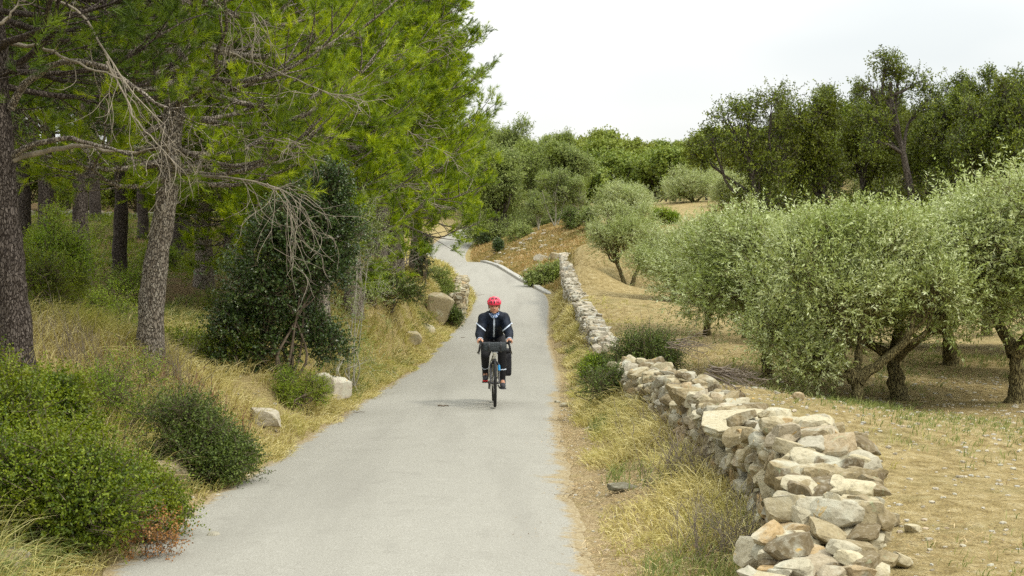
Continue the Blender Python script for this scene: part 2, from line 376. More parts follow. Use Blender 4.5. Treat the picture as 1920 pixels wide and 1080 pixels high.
A += [np.array(p, float) for p in [(-8, 8, .75), (-5, 10, .55), (-15, 20, 1.7), (-30, 40, 4.0), (-18, 40, 3.0), (-20, 60, 4.2), (-12, 70, 3.6), (-40, 90, 9), (-10, 110, 4.5), (-30, 130, 9), (-10, -6, .5), (10, -6, 0), (14, 14, -.1), (24, 30, .4), (34, 50, 2.0), (40, 75, 4.2),
   (5, 8, -.05), (7, 11, -.08), (30, 110, 6.4), (60, 110, 8), (0, 160, 7.5), (40, 160, 9), (90, 160, 12), (-70, 170, 16), (0, 210, 12), (60, 210, 14), (140, 220, 17), (-120, 220, 24), (0, 300, 15), (150, 320, 18), (-150, 320, 26), (60, 20, 1), (-60, 20, 7), (100, 60, 8), (-100, 80, 16)]]
for y in np.concatenate([np.arange(5, 30, 2.5), np.arange(30, 130, 5)]):
    x = road_x(y); z = road_z(y)
    A += [np.array([x - 1.75, y, z + .03]), np.array([x + 1.75, y, z + .03])]
    if y < 17: A += [np.array([x - 2.6, y, z + .22])]
    elif y < 55: A += [np.array([x - 2.7, y, z + .5])]
for y, tz in [(10, .62), (12, .58), (14, .52), (17, .42), (20, .31), (24, .2), (28, .14), (32.5, .2), (38, .30), (44, .49), (49, .72), (55, 1.08), (60, 1.42)]:
    x = float(np.interp(y, WY, WX))
    A += [np.array([x - .42, y, tz - np.interp(y, [10, 14, 20, 26, 40], [.58, .42, .30, .22, .16])])]
A = np.array(A); _c2 = 1.4
def _ker(a, b): return np.sqrt(((a[:, None] - b[None]) ** 2).sum(-1) + _c2)
_G = np.block([[_ker(A[:, :2], A[:, :2]) + np.eye(len(A)) * .0, np.ones((len(A), 1)), A[:, :2]],
               [np.ones((1, len(A))), np.zeros((1, 3))], [A[:, :2].T, np.zeros((2, 3))]])
_G[:len(A), :len(A)] -= np.eye(len(A)) * .02
_W = np.linalg.solve(_G, np.concatenate([A[:, 2], np.zeros(3)]))
def base_h(x, y):
    x = np.asarray(x, float); y = np.asarray(y, float); sh = x.shape; q = np.stack([x.ravel(), y.ravel()], 1); o = np.empty(len(q))
    for i in range(0, len(q), 20000):
        s = q[i:i + 20000]; o[i:i + 20000] = _ker(s, A[:, :2]) @ _W[:-3] + _W[-3] + s @ _W[-2:]
    return o.reshape(sh)
def H(x, y, detail=True):
    x = np.asarray(x, float); y = np.asarray(y, float)
    d = np.abs(x - road_x(y)) - HW
    z = base_h(x, y); zr = road_z(y)
    t = sstep(-.05, 1.1, d) * (1 - sstep(140, 170, y)) + sstep(140, 170, y)
    if detail:
        p = np.stack([x, y, x * 0], -1)
        z = z + noise3(p, .8, 3) * .05 + noise3(p, 3.5, 4) * .02 + noise3(p, 13, 6) * .010
    return zr * (1 - t) + np.maximum(z, zr - .003 + .12 * (y > 140)) * t - .004 * (d < .0) * (1 - sstep(140, 170, y))
def H1(x, y): return float(H(np.array([x]), np.array([y]), False)[0])
def G(px, py, d):
    """ground point below a photo column at distance d"""
    p = P(px, py, d); p[2] = H1(p[0], p[1]); return p

def axis(a, b, s0, g, smax):
    v = [a]; s = s0
    while v[-1] < b: v.append(v[-1] + s); s = min(s * g, smax)
    return np.array(v)
ys = np.concatenate([np.arange(-6, 6, .4), np.arange(6, 26, .07), axis(26, 60, .09, 1.012, .3), axis(60.3, 130, .3, 1.01, .7), axis(131, 2200, .8, 1.07, 80)])
xp = np.concatenate([np.arange(0, 4.2, .07), axis(4.2, 14, .09, 1.03, .4), axis(14.4, 2200, .4, 1.09, 80)])
xs = np.concatenate([-xp[:0:-1], xp])
X, Y = np.meshgrid(xs, ys)
Z = H(X, Y)
far = sstep(260, 420, np.hypot(X, Y)); Z = Z * (1 - far) + (14 + 6 * np.sin(X / 90) * np.sin(Y / 130 + 1)) * far
mb = MB(); ny, nx = X.shape
idx = np.arange(nx * ny).reshape(ny, nx)
mb.add(np.stack([X, Y, Z], -1), np.stack([idx[:-1, :-1], idx[:-1, 1:], idx[1:, 1:], idx[1:, :-1]], -1).reshape(-1, 4), .5, 0, True)
ground = mb.build('ground', M['ground']); tag(ground, kind='structure')
side = X - road_x(Y)
def vattr(o, name, a):
    at = o.data.attributes.new(name, 'FLOAT', 'POINT'); at.data.foreach_set('value', np.clip(a, 0, 1).ravel().astype(np.float32))
PN = noise3(np.stack([X, Y, X * 0], -1), .7, 9)
wall_x = lambda y: np.interp(y, WY, WX)
fieldm = sstep(-.1, .5, X - wall_x(Y)) * (1 - sstep(105, 135, Y + PN * 6)) * (1 - sstep(62, 74, Y) * (1 - sstep(3, 8, X - .03 * Y)))
vattr(ground, 'field', fieldm)
vattr(ground, 'litter', sstep(-3.6, -6.5, side + PN * 1.3) * sstep(11, 15, Y + 0 * Y) * sstep(10, 16, Y) + sstep(125, 140, Y))
vattr(ground, 'bank', sstep(55, 64, Y) * sstep(1.4, 1.9, side) * (1 - fieldm))
vattr(ground, 'sand', sstep(2.9, 1.5, side + PN * .5) * sstep(1.0, 1.5, side) * (1 - sstep(40, 50, Y)) + .25 * sstep(-2.2, -1.5, side) * (side < 0))

# ------------------------------------------------------------------ road sheet with ragged margins
yr = np.concatenate([np.arange(-6, 6, .25), np.arange(6, 30, .045), np.arange(30, 70, .12), np.arange(70, 150, .4)])
def margin(y, seed, amp, bias):
    p = np.stack([y, y * 0 + seed, y * 0], -1)
    a = noise3(p, 1.1, seed) * .55 + noise3(p, 5.5, seed + 1) * .38 + noise3(p, 22, seed + 2) * .14
    return bias + amp * a
aR = np.interp(yr, [0, 30, 55, 60, 150], [.20, .13, .06, .012, .012]); aL = np.interp(yr, [0, 30, 60, 150], [.17, .13, .10, .05])
tong = np.maximum(noise3(np.stack([yr, yr * 0, yr * 0], -1), 2.4, 77), 0) ** 1.3 * np.interp(yr, [0, 22, 40], [.30, .14, 0])
eR = HW + .03 + margin(yr, 21, 1, 0) * aR * .45
eL = HW + margin(yr, 31, 1, 0) * aL
for _ in range(3): eR[1:-1] = (eR[:-2] + 2 * eR[1:-1] + eR[2:]) / 4; eL[1:-1] = (eL[:-2] + 2 * eL[1:-1] + eL[2:]) / 4
fr = np.concatenate([np.linspace(0, .16, 8), np.linspace(.20, .72, 12), np.linspace(.75, 1, 14)])
XX = road_x(yr)[:, None] + (-eL[:, None] * (1 - fr) + eR[:, None] * fr)
YY = np.repeat(yr[:, None], len(fr), 1)
crown = (1 - ((XX - road_x(yr)[:, None]) / HW) ** 2) * .025
def minf(a, k):
    b = a.copy()
    for s in range(1, k): b[s:] = np.minimum(b[s:], a[:-s]); b[:-s] = np.minimum(b[:-s], a[s:])
    return b
de = np.maximum(0, np.minimum(XX - (road_x(yr) - minf(eL, 8))[:, None], (road_x(yr) + minf(eR, 8))[:, None] - XX))
ZZ = road_z(yr)[:, None] + .004 + np.minimum(np.maximum(crown, 0) + .006, de * .06)
mb = MB(); idx = np.arange(XX.size).reshape(XX.shape)
mb.add(np.stack([XX, YY, ZZ], -1), np.stack([idx[:-1, :-1], idx[:-1, 1:], idx[1:, 1:], idx[1:, :-1]], -1).reshape(-1, 4), .5, 0, True)
road = mb.build('road', M['road']); tag(road, kind='structure')
tw = np.interp(yr, [0, 30, 50, 60], [.42, .36, .30, .08])[:, None] + 1.5 * tong[:, None] + (aR * .6 * noise3(np.stack([yr, yr * 0, yr * 0], -1), 5.5, 12))[:, None]
edm = np.maximum(1 - (XX - (road_x(yr) - eL)[:, None]) / .42, 1 - ((road_x(yr) + eR)[:, None] - XX) / np.maximum(tw, .05))
vattr(road, 'edge', edm)

# concrete kerb on the outside of the far bend
mb = MB(); yk = np.arange(59.2, 92, .5); kx = road_x(yk) + HW + .02 + .75 * np.maximum(0, 1 - (yk - 59.2) / 3.0) ** 2; kz = road_z(yk)
hk = np.minimum(.13, .03 + (yk - 59.2) * .03)
prof = np.stack([np.stack([kx, yk, kz - .2], -1), np.stack([kx, yk, kz + hk - .02], -1), np.stack([kx + .02, yk, kz + hk], -1),
                 np.stack([kx + .26, yk, kz + hk], -1), np.stack([kx + .28, yk, kz + hk - .02], -1), np.stack([kx + .28, yk, kz - .2], -1)], 1)
prof += noise3(prof, 1.2, 5)[..., None] * .015
idx = np.arange(len(yk) * 6).reshape(-1, 6)
mb.add(prof, np.stack([idx[:-1, :-1], idx[:-1, 1:], idx[1:, 1:], idx[1:, :-1]], -1).reshape(-1, 4))
tag(mb.build('kerb', M['kerb']), kind='structure')

# ------------------------------------------------------------------ dry stone walls
def path_at(pth, s):
    d = np.concatenate([[0], np.cumsum(np.linalg.norm(np.diff(pth[:, :2], axis=0), axis=1))])
    return np.array([np.interp(s, d, pth[:, k]) for k in range(pth.shape[1])]), d[-1]
def stone_wall(name, pth, width, seed, matr, size=.24, sub=2, subnear=None, rough=.05, label=None, caps=(), cat='wall', core=True):
    """pth rows: x, y, top z.  Courses of stones on both faces and across the top."""
    r = np.random.default_rng(seed); pth = np.array(pth, float); L = path_at(pth, 0)[1]
    root = thing(name, (pth[0, 0], pth[0, 1], H1(pth[0, 0], pth[0, 1])), 0, label, cat)
    off = np.array(root.location); mb = MB()
    s = 0.0
    while s < L:
        q, _ = path_at(pth, s); q2, _ = path_at(pth, min(L, s + .1)); dv = q2[:2] - q[:2]; dv = dv / max(1e-6, np.linalg.norm(dv)) if np.linalg.norm(dv) > 0 else np.array([0, 1.])
        ang = math.atan2(dv[1], dv[0]); nv = np.array([-dv[1], dv[0]])
        near = subnear is not None and q[1] < subnear
        sb = sub + 1 if near else sub
        z0 = H1(q[0], q[1]) - .06; top = q[2] + r.normal(0, rough); wd = width
        z = z0; k = 0
        while z < top - .04:
            hh = r.uniform(.09, .19) * size / .24
            ln = size * r.uniform(.8, 1.6)
            taper = 1 - .18 * (z - z0) / max(.3, top - z0)
            for sg in (-1, 1):
                dp = r.uniform(.2, .34)
                o = sg * (wd / 2 * taper - dp / 2 + r.normal(0, .025))
                c = np.array([q[0] + nv[0] * o + dv[0] * r.uniform(-.1, .1), q[1] + nv[1] * o + dv[1] * r.uniform(-.1, .1), z + hh / 2])
                add_rock(mb, c - off, (ln, dp, hh * 1.28), ang + r.normal(0, .22), r, sb, .10)
            if z > top - .35:
                for m in range(2):
                    o = r.uniform(-.5, .5) * wd * .6
                    c = np.array([q[0] + nv[0] * o, q[1] + nv[1] * o, z + hh / 2])
                    add_rock(mb, c - off, (ln * .9, r.uniform(.18, .34), hh * 1.2), ang + r.normal(0, .6), r, sb, .16)
            z += hh * .92
        # small top rubble
        for m in range(3):
            o = r.uniform(-.5, .5) * wd * .8
            c = np.array([q[0] + nv[0] * o, q[1] + nv[1] * o, top + r.uniform(-.02, .05)])
            add_rock(mb, c - off, (r.uniform(.12, .34), r.uniform(.1, .24), r.uniform(.06, .13)), r.uniform(0, 3), r, sb, .22)
        s += size * .86
    mb.build('stonework', matr, root)
    for (px, py, d, dims, rz, tl, rn, lab) in caps:
        b = MB(); p = P(px, py, d); rr = np.random.default_rng(int(px + py))
        V, Fc = ROCKS[4][rr.integers(14)]; Mx = rotm(tl[0], tl[1], rz)
        b.add((V * np.array(dims) / 2) @ Mx.T + p - off, Fc, rn)
        cobj = b.build('capstone', matr, root)
        if lab: cobj['label'] = lab
    return root
near_path = [P(1530, 1110, 6.3), P(1545, 1010, 7.2), P(1545, 900, 8.2), P(1545, 845, 9.0), P(1470, 812, 10.2), P(1400, 788, 11.6), P(1318, 755, 13.8), P(1252, 718, 16.6), P(1205, 700, 18.8), P(1172, 690, 20.5)]
stone_wall('dry_stone_wall', near_path, .66, 5, M['stone'], .175, 2, 11.5, .06, 'thick dry stone wall of pale lichen-spotted rubble, crumbling towards the bottom edge of the photo',
  caps=[(1385, 792, 11.4, (.95, .62, .17), 1.35, (.05, -.10), .62, 'broad flat pale grey slab'), (1548, 840, 9.6, (.62, .42, .15), .1, (.06, .02), .62, 'long flat pale slab at the head of the wall'),
        (1500, 846, 9.2, (.42, .36, .18), .3, (.1, .2), .8, None), (1545, 855, 9.1, (.40, .3, .2), .2, (.1, .1), .15, None),
        (1615, 905, 8.8, (.28, .28, .26), .5, (.2, .1), .85, None), (1530, 905, 8.3, (.36, .30, .18), -.3, (.2, -.1), .75, None), (1555, 935, 8.0, (.32, .28, .17), .5, (.3, .1), .6, None),
        (1520, 985, 7.6, (.38, .32, .2), .1, (.25, 0), .55, None), (1580, 1030, 7.2, (.40, .34, .22), -.4, (.2, .2), .3, None), (1490, 1035, 7.1, (.30, .28, .2), .7, (.2, .1), .5, None),
        (1520, 1080, 6.8, (.42, .30, .2), .1, (.2, .1), .9, None), (1425, 1035, 7.5, (.34, .26, .16), .4, (.1, .1), .7, None),         (1260, 718, 16.3, (.4, .3, .14), .9, (.1, .1), .1, None), (1320, 740, 14.0, (.42, .3, .14), .4, (.1, .15), .62, None), (1290, 745, 13.3, (.4, .35, .2), .3, (.1, .1), .35, None)])
far_path = [P(1138, 648, 28), P(1120, 618, 32.5), P(1103, 590, 38), P(1088, 562, 44), P(1076, 540, 49), P(1067, 515, 55), P(1062, 495, 60), P(1060, 482, 64)]
stone_wall('dry_stone_wall', far_path, .50, 8, M['stone_far'], .24, 1, None, .04, 'long pale dry stone wall running up the slope between the road verge and the olive field', core=False)
stone_wall('retaining_wall', [P(868, 520, 62), P(866, 528, 56), P(862, 548, 52), P(856, 560, 49)], .5, 9, M['stone'], .26, 1, None, .05, 'short rough retaining wall of ochre stones beside the road below the dark green shrub')
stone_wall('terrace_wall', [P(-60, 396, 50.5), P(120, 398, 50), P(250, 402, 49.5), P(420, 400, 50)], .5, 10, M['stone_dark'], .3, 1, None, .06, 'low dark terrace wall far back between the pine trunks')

def rock_thing(px, py, d, dims, rz, rn, label, name='rock', sub=3, dz=.25, matr='stone', tilt=(.1, .1), grp=None):
    b = MB(); p = G(px, py, d); r = np.random.default_rng(int(px * 3 + py)); V, Fc = ROCKS[sub][r.integers(14)]
    b.add((V * np.array(dims) / 2) @ rotm(tilt[0], tilt[1], rz).T, Fc, rn)
    o = b.build(name, M[matr], None, (p[0], p[1], p[2] + dims[2] * dz)); return tag(o, label, 'rock', grp)
rock_thing(575, 712, 21.2, (.60, .26, .24), -.5, .6, 'long weathered log-like stone lying in dry grass beside two pale boulders', tilt=(.1, .25), matr='stone_far')
rock_thing(600, 712, 20.8, (.40, .38, .46), .3, .4, 'rounded pale boulder in the dry grass, middle of the three on the left bank', dz=.5, matr='stone_far')
rock_thing(624, 704, 21.4, (.50, .38, .44), .8, .9, 'pale angular boulder in the dry grass nearest the road', dz=.5, matr='stone_far')
rock_thing(495, 756, 16.8, (.42, .28, .26), .2, .55, 'flat-topped pale stone sunk in grass above the dark green bramble', dz=.5, matr='stone_far')
rock_thing(446, 790, 14.8, (.34, .24, .24), .9, .6, 'small pale stone half hidden at the top of the dark bramble')
rock_thing(318, 838, 12.3, (.40, .3, .26), .4, .4, 'tan stone poking out between the two green bushes on the left bank', dz=.5)
rock_thing(10, 880, 9.6, (.3, .3, .3), .4, .4, 'pale mossy stone at the photo\'s left edge under the big green bush', dz=.7)
rock_thing(14, 1035, 8.3, (.26, .22, .2), .1, .1, 'brown rounded stone in the grass at the bottom left corner', dz=.5)
rock_thing(35, 1030, 8.5, (.20, .18, .16), 1.1, .85, 'smaller tan stone in the bottom left corner grass', dz=.5)
rock_thing(400, 965, 9.9, (.10, .08, .06), 1.1, .85, 'small yellow stone at the left road edge below the orange leaves', dz=.3)
rock_thing(822, 578, 46, (1.0, .8, 1.1), .0, .4, 'large grey boulder standing on the left bank above the road bend', dz=.30, matr='stone')
rock_thing(800, 590, 42, (.7, .6, .5), .8, .55, 'squat boulder half buried in dry grass left of the tallest boulder', dz=.3)
rock_thing(770, 633, 33, (.5, .5, .35), .2, .5, 'low pale stone in the grassy bank below the dark shrub', dz=.3)
rock_thing(1172, 876, 11.6, (.30, .16, .09), .15, .25, 'flat dark grey stone lying on the sandy verge by the grass', dz=.4, matr='stone_dark')
rock_thing(1062, 716, 21, (.24, .12, .06), .1, .4, 'thin pale stone on the right edge of the asphalt', dz=.4)
rock_thing(1045, 713, 21.6, (.10, .09, .05), .4, .8, 'pebble-sized stone beside the thin pale one on the road edge', dz=.4)
rock_thing(1015, 489, 77, (.9, .6, .5), .2, .6, 'grey boulder lying on the orange bank above the kerb', dz=.35, matr='stone_far')
rock_thing(1040, 488, 74, (.8, .5, .5), .5, .3, 'darker boulder beside the far wall top on the orange bank', dz=.35, matr='stone')
rock_thing(935, 500, 85, (.6, .4, .3), .2, .9, 'pale stone just above the kerb on the far bend', dz=.35, matr='stone_far')
rock_thing(1495, 738, 17, (.16, .12, .12), .2, .95, 'orange-brown stone on the field side of the wall slab', dz=.6)
rock_thing(1690, 1015, 8.9, (.2, .14, .1), .2, .5, 'tan stone fallen at the field-side foot of the near wall', dz=.4)
rock_thing(1712, 962, 10.1, (.13, .1, .07), .9, .6, 'small pale stone on the sandy field right of the near wall', dz=.4)
rock_thing(1660, 940, 10.4, (.24, .18, .12), .4, .2, 'reddish tan stone leaning at the field side of the wall', dz=.4)
# ------------------------------------------------------------------ foliage materials
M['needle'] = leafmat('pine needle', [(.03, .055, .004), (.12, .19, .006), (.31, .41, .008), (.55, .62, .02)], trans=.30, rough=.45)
M['needle_dark'] = leafmat('shade-darkened pine needle', [(.015, .03, .004), (.05, .09, .006), (.12, .19, .008), (.22, .30, .016)], trans=.2, rough=.5)  # darker copy of the needle colours, with the wood's shade put into them
M['olive_leaf'] = leafmat('olive leaf', [(.09, .11, .018), (.28, .33, .08), (.50, .56, .27), (.72, .76, .50)], big=(.28, .35, .08), trans=.25, rough=.4, spec=.5, scale=.8)
M['oak_leaf'] = leafmat('cork oak leaf', [(.015, .025, .003), (.06, .085, .008), (.16, .21, .018), (.30, .34, .04)], big=(.13, .15, .01), trans=.25, scale=.35)
M['holm_leaf'] = leafmat('holm oak leaf', [(.012, .03, .006), (.03, .06, .010), (.07, .12, .022), (.20, .25, .09)], trans=.15, rough=.35, spec=.5)
M['grey_leaf'] = leafmat('grey green leaf', [(.06, .085, .02), (.16, .21, .05), (.28, .34, .10), (.42, .47, .18)], big=(.24, .30, .035), trans=.25, scale=.4)
M['far_leaf'] = leafmat('wood leaf', [(.07, .11, .015), (.15, .21, .028), (.24, .30, .05), (.33, .37, .08)], big=(.28, .30, .03), trans=.2, scale=.08)
M['lime_leaf'] = leafmat('yellow green leaf', [(.07, .13, .01), (.15, .24, .016), (.25, .36, .03), (.36, .46, .06)], big=(.25, .28, .03), trans=.35)
M['bush_leaf'] = leafmat('evergreen bush leaf', [(.02, .04, .004), (.075, .12, .008), (.17, .23, .012), (.30, .35, .03)], big=(.20, .22, .01), trans=.3, scale=2.5)
M['bramble_leaf'] = leafmat('bramble leaf', [(.02, .035, .006), (.06, .095, .014), (.12, .17, .025), (.22, .27, .07)], trans=.25, scale=3)
M['red_leaf'] = leafmat('rusty leaf', [(.16, .08, .03), (.30, .13, .04), (.42, .22, .07), (.24, .17, .08)], trans=.3)
M['grass'] = leafmat('dry grass', [(.26, .22, .07), (.48, .41, .15), (.68, .60, .27), (.82, .75, .42)], big=(.38, .38, .08), trans=.3, rough=.7, spec=.1, scale=.9)
M['green_grass'] = leafmat('green grass', [(.09, .13, .03), (.16, .21, .05), (.26, .30, .09), (.36, .36, .14)], trans=.3, rough=.6)
M['straw'] = leafmat('straw litter', [(.07, .045, .02), (.22, .14, .06), (.42, .30, .14), (.62, .50, .30)], trans=.0, rough=.9, spec=.1)

# ------------------------------------------------------------------ trees
def walk(Pt, D, L, K, r, curl=.35, grav=0.0, tip=0.0):
    """random-walk twigs: Pt,D (T,3), L (T,) -> (T,K,3)"""
    T = len(Pt); out = np.empty((T, K, 3)); out[:, 0] = Pt; h = D.copy(); c = r.normal(0, curl, (T, 3)); st = (L / (K - 1))[:, None]
    for k in range(1, K):
        c = c * .6 + r.normal(0, curl, (T, 3)) * .5
        g = -grav + (grav + tip) * (k / K) ** 1.5
        h = nrm(h + c * .6 + np.array([0, 0, 1]) * g); out[:, k] = out[:, k - 1] + h * st
    return out
def lobes_of(cx, cy, cz, rx, ry, rz, n, r, size=.42):
    """lobe ellipsoids spread over a crown ellipsoid"""
    d = nrm(r.normal(size=(n * 3, 3))); d = d[d[:, 2] > -.65][:n]
    rad = r.uniform(.45, .82, len(d))[:, None]
    c = d * rad * np.array([rx, ry, rz]) + np.array([cx, cy, cz])
    s = r.uniform(.75, 1.25, len(d)) * size
    return [(tuple(c[i]), (rx * s[i], ry * s[i], rz * s[i])) for i in range(len(d))]
def broadleaf(name, seed, trunks, lobes, leafm, barkm, nsec=14, nsh=16, m=9, L=.06, W=.02, sig=.28, slen=.2, up=.3, spread=.62, droop=0.1, gap=.0,
              root=None, limb_r=.5, thin=1.0, hang=0.0, ring=8):
    """trunks: list of (points, base radius); lobes: crown lumps. Returns the root Empty with children trunk and crown."""
    r = np.random.default_rng(seed); tb = MB(); cb = MB()
    tips = []
    for pts, rad in trunks:
        q = smooth_path(pts, 14); k = np.linspace(0, 1, 14)
        rr = rad * (1 - .5 * k) * (1 + .55 * np.exp(-k * 11)); q[1:-1] += r.normal(0, rad * .10, (12, 3))
        V, Fc = tubes(q, rr, 10); V += nrm(V - q.mean(0)) * (noise3(V, 6 / max(rad, .05) * .12, seed)[:, None] * rad * .22)
        tb.add(V, Fc, r.uniform(), 0, True); tips.append((q, rad))
    sec_all = []
    for (c, rad) in lobes:
        c = np.array(c, float); rad = np.array(rad, float)
        q, tr = min(tips, key=lambda a: np.linalg.norm(a[0][-1] - c)); i = int(r.integers(6, 14)); st = q[i]
        if st[2] > c[2] + .2: st = q[max(3, i - 5)]
        mid = (st + c) / 2 + r.normal(0, .12, 3) * np.linalg.norm(c - st) + np.array([0, 0, -.08 * np.linalg.norm(c - st)])
        lb = smooth_path([st, mid, c], 9); V, Fc = tubes(lb, np.linspace(tr * limb_r, tr * .14, 9), 6); tb.add(V, Fc, r.uniform(), 0, True)
        d = nrm(r.normal(size=(nsec, 3)) + np.array([0, 0, .15])); e = c + d * rad * r.uniform(.45, 1.0, nsec)[:, None]
        s0 = lb[r.integers(4, 9, nsec)]
        k = np.linspace(0, 1, 6)[None, :, None]
        sec = s0[:, None] * (1 - k) + e[:, None] * k + r.normal(0, .05, (nsec, 6, 3)) * np.sin(k * np.pi) * rad.mean() + np.array([0, 0, 1]) * np.sin(k * np.pi) * .06 * rad.mean()
        V, Fc = tubes(sec, np.repeat(np.linspace(tr * .13, tr * .03, 6)[None], nsec, 0), 4); tb.add(V, Fc, .5, 0, True)
        if gap: keep = r.uniform(size=nsec) > gap; e, d = e[keep], d[keep]
        sec_all.append((e, d, np.full(len(e), rad.mean())))
    e = np.concatenate([a[0] for a in sec_all]); d = np.concatenate([a[1] for a in sec_all]); rm = np.concatenate([a[2] for a in sec_all])
    S = len(e); e2 = np.repeat(e, nsh, 0); d2 = np.repeat(d, nsh, 0); rm2 = np.repeat(rm, nsh)
    off = r.normal(size=e2.shape); off *= (sig * rm2)[:, None] * (r.uniform(.2, 1, len(e2)) ** .5)[:, None]
    pt = e2 + off
    D = nrm(d2 * .7 + nrm(off) * .7 + r.normal(0, .45, e2.shape) + np.array([0, 0, up - hang]))
    if thin < 1: kp = r.uniform(size=len(pt)) < thin; pt, D = pt[kp], D[kp]
    V, Fc, rn = shoots(pt, D, r.uniform(.6, 1.3, len(pt)) * slen, m, L, W, spread, r, droop)
    cb.add(V, Fc, rn)
    tw = np.stack([pt - D * slen * .6, pt + D * slen * .8], 1); sel = r.uniform(size=len(tw)) < .35
    V, Fc = tubes(tw[sel], np.full((sel.sum(), 2), max(.0022, W * .14)), 3); cb.add(V, Fc, .5, 1)
    if root is None: root = thing(name, (0, 0, 0))
    tb.build('trunk', barkm, root); cb.build('crown', [leafm, barkm], root)
    return root
USED = set()
def place(proto, *a, **k):
    """first use moves the source itself, later uses copy it"""
    if proto.name in USED: return dup(proto, *a, **k)
    USED.add(proto.name); loc = a[0]; rz = a[1] if len(a) > 1 else k.get('rz', 0); sc = a[2] if len(a) > 2 else k.get('sc', 1.0)
    proto.location = tuple(loc); t = k.get('tilt', (0, 0)); proto.rotation_euler = (t[0], t[1], rz); proto.scale = (sc, sc, sc) if np.isscalar(sc) else sc
    for q in ('label', 'category', 'group'):
        if q in proto: del proto[q]
    return tag(proto, k.get('label'), k.get('cat'), k.get('group'))

# ---- olives
def olive(seed, wd, ht, fork=2, lean=0.0, n=15, dens=1.0, low=.14):
    r = np.random.default_rng(seed)
    th = ht * .22; trunks = [([(0, 0, -.15), (lean * .3 * th, 0, th * .5), (lean * th, 0, th)], .11 * ht / 2.8)]
    for k in range(fork):
        a = seed + k * 2 * math.pi / max(1, fork) + r.uniform(-.3, .3); q = th
        trunks.append(([(lean * th, 0, th * .92), (lean * th + math.cos(a) * wd * .16, math.sin(a) * wd * .16, ht * .36), (lean * th + math.cos(a) * wd * .26, math.sin(a) * wd * .26, ht * .58)], .065 * ht / 2.8))
    lb = lobes_of(0, 0, ht * .55, wd * .5, wd * .5, ht * (.5 - low), n, r, .36)
    lb += [((r.uniform(-.25, .25) * wd, r.uniform(-.25, .25) * wd, ht * r.uniform(.72, .86)), (wd * .16, wd * .16, ht * .16)) for _ in range(4)]
    return broadleaf('olive_tree', seed, trunks, lb, M['olive_leaf'], M['olive_bark'], nsec=18, nsh=int(13 * dens), m=10, L=.066, W=.020, sig=.40, slen=.24, up=.55, spread=.52)
OL = [olive(41, 2.7, 2.7, 3, .2, 19), olive(42, 2.5, 2.6, 2, -.1, 17), olive(43, 3.1, 2.9, 2, .1, 20), olive(44, 2.4, 3.1, 2, 0, 18)]
r_ = np.random.default_rng(46)
OL.append(broadleaf('olive_tree', 46, [([(-.04, 0, -.2), (-.22, 0, .5), (-.5, 0, 1.2), (-.75, 0, 1.8)], .10), ([(.06, 0, -.2), (.22, 0, .35), (.48, 0, .95), (.7, 0, 1.6)], .10)],
    lobes_of(0, 0, 1.95, 1.75, 1.5, 1.05, 22, r_, .32) + [((x, 0, 3.0), (.35, .35, .35)) for x in (-.6, 0, .6)], M['olive_leaf'], M['olive_bark'], nsec=18, nsh=13, m=10, L=.066, W=.02, sig=.4, slen=.24, up=.5, spread=.52))
def olive_at(k, px, py, d, rz, sc, label, group='olive trees in the orchard'):
    p = G(px, py, d); p[2] -= .75 * (d > 84)
    if py == 600 and d < 34 and px != 1905 or py == 560: sc = (sc, sc, sc * .80) if np.isscalar(sc) else sc
    return place(OL[k], p, rz, sc, label=label, cat='tree', group=group)
# the front olive is built to its own shape: a stout fork with one long limb reaching right
lb = [((x, y, z), (s, s, s * .85)) for x, y, z, s in [(-.95, 0, 1.05, .42), (-1.1, .3, 1.6, .5), (-.75, -.3, 1.95, .5), (-.2, .1, 2.1, .55), (.3, -.2, 2.15, .5), (.75, .2, 2.05, .5), (1.15, 0, 1.75, .45), (1.3, .3, 1.3, .4),
      (-.4, -.4, 1.5, .5), (.15, -.4, 1.6, .36), (1.0, -.25, 1.65, .36), (-.75, -.2, .75, .36), (-.5, -.1, .55, .28), (0, .5, 1.7, .5), (.5, .6, 1.8, .5), (-.4, 0, 2.45, .3), (.05, 0, 2.5, .28), (.5, .1, 2.45, .28), (-.85, .1, 2.3, .3), (-1.15, -.1, 1.2, .32)]]
o1 = broadleaf('olive_tree', 45, [([(0, 0, -.2), (.02, 0, .25), (.0, 0, .52)], .14), ([(.02, 0, .42), (.34, -.05, .66), (.68, -.08, .98), (.80, -.05, 1.4)], .075), ([(-.02, 0, .42), (-.2, 0, .75), (-.35, .1, 1.15)], .07), ([(0, .05, .45), (.1, .15, 1.0), (.2, .2, 1.5)], .06)],
               lb, M['olive_leaf'], M['olive_bark'], nsec=18, nsh=15, m=10, L=.066, W=.020, sig=.42, slen=.24, up=.5, spread=.52, limb_r=.4)
place(o1, G(1605, 768, 19.5), 0, 1.0, label='olive tree with mossy forked trunk and one thick limb reaching right, nearest the stone wall', cat='tree', group='olive trees in the orchard')
olive_at(0, 1685, 752, 21.4, 1.9, (1.42, 1.42, 1.0), 'olive tree with a dark forked trunk just behind the thick-limbed mossy one')
olive_at(1, 1440, 712, 23.2, .4, (1.2, 1.2, 1.08), 'bushy olive tree with short single trunk left of the mossy forked olive')
olive_at(3, 1905, 728, 20.5, 2.2, (1.25, 1.25, 1.12), 'tallest olive tree, its crown rising to a point beside the photo\'s right edge')
olive_at(4, 1177, 543, 56, .15, (1.0, 1.0, 1.0), 'lone olive tree with a V-shaped twin trunk beside the far wall')
olive_at(1, 1325, 600, 36, 2.5, (1.25, 1.25, 1.12), 'round olive tree whose crown sweeps to the ground, right of the V-trunked olive')
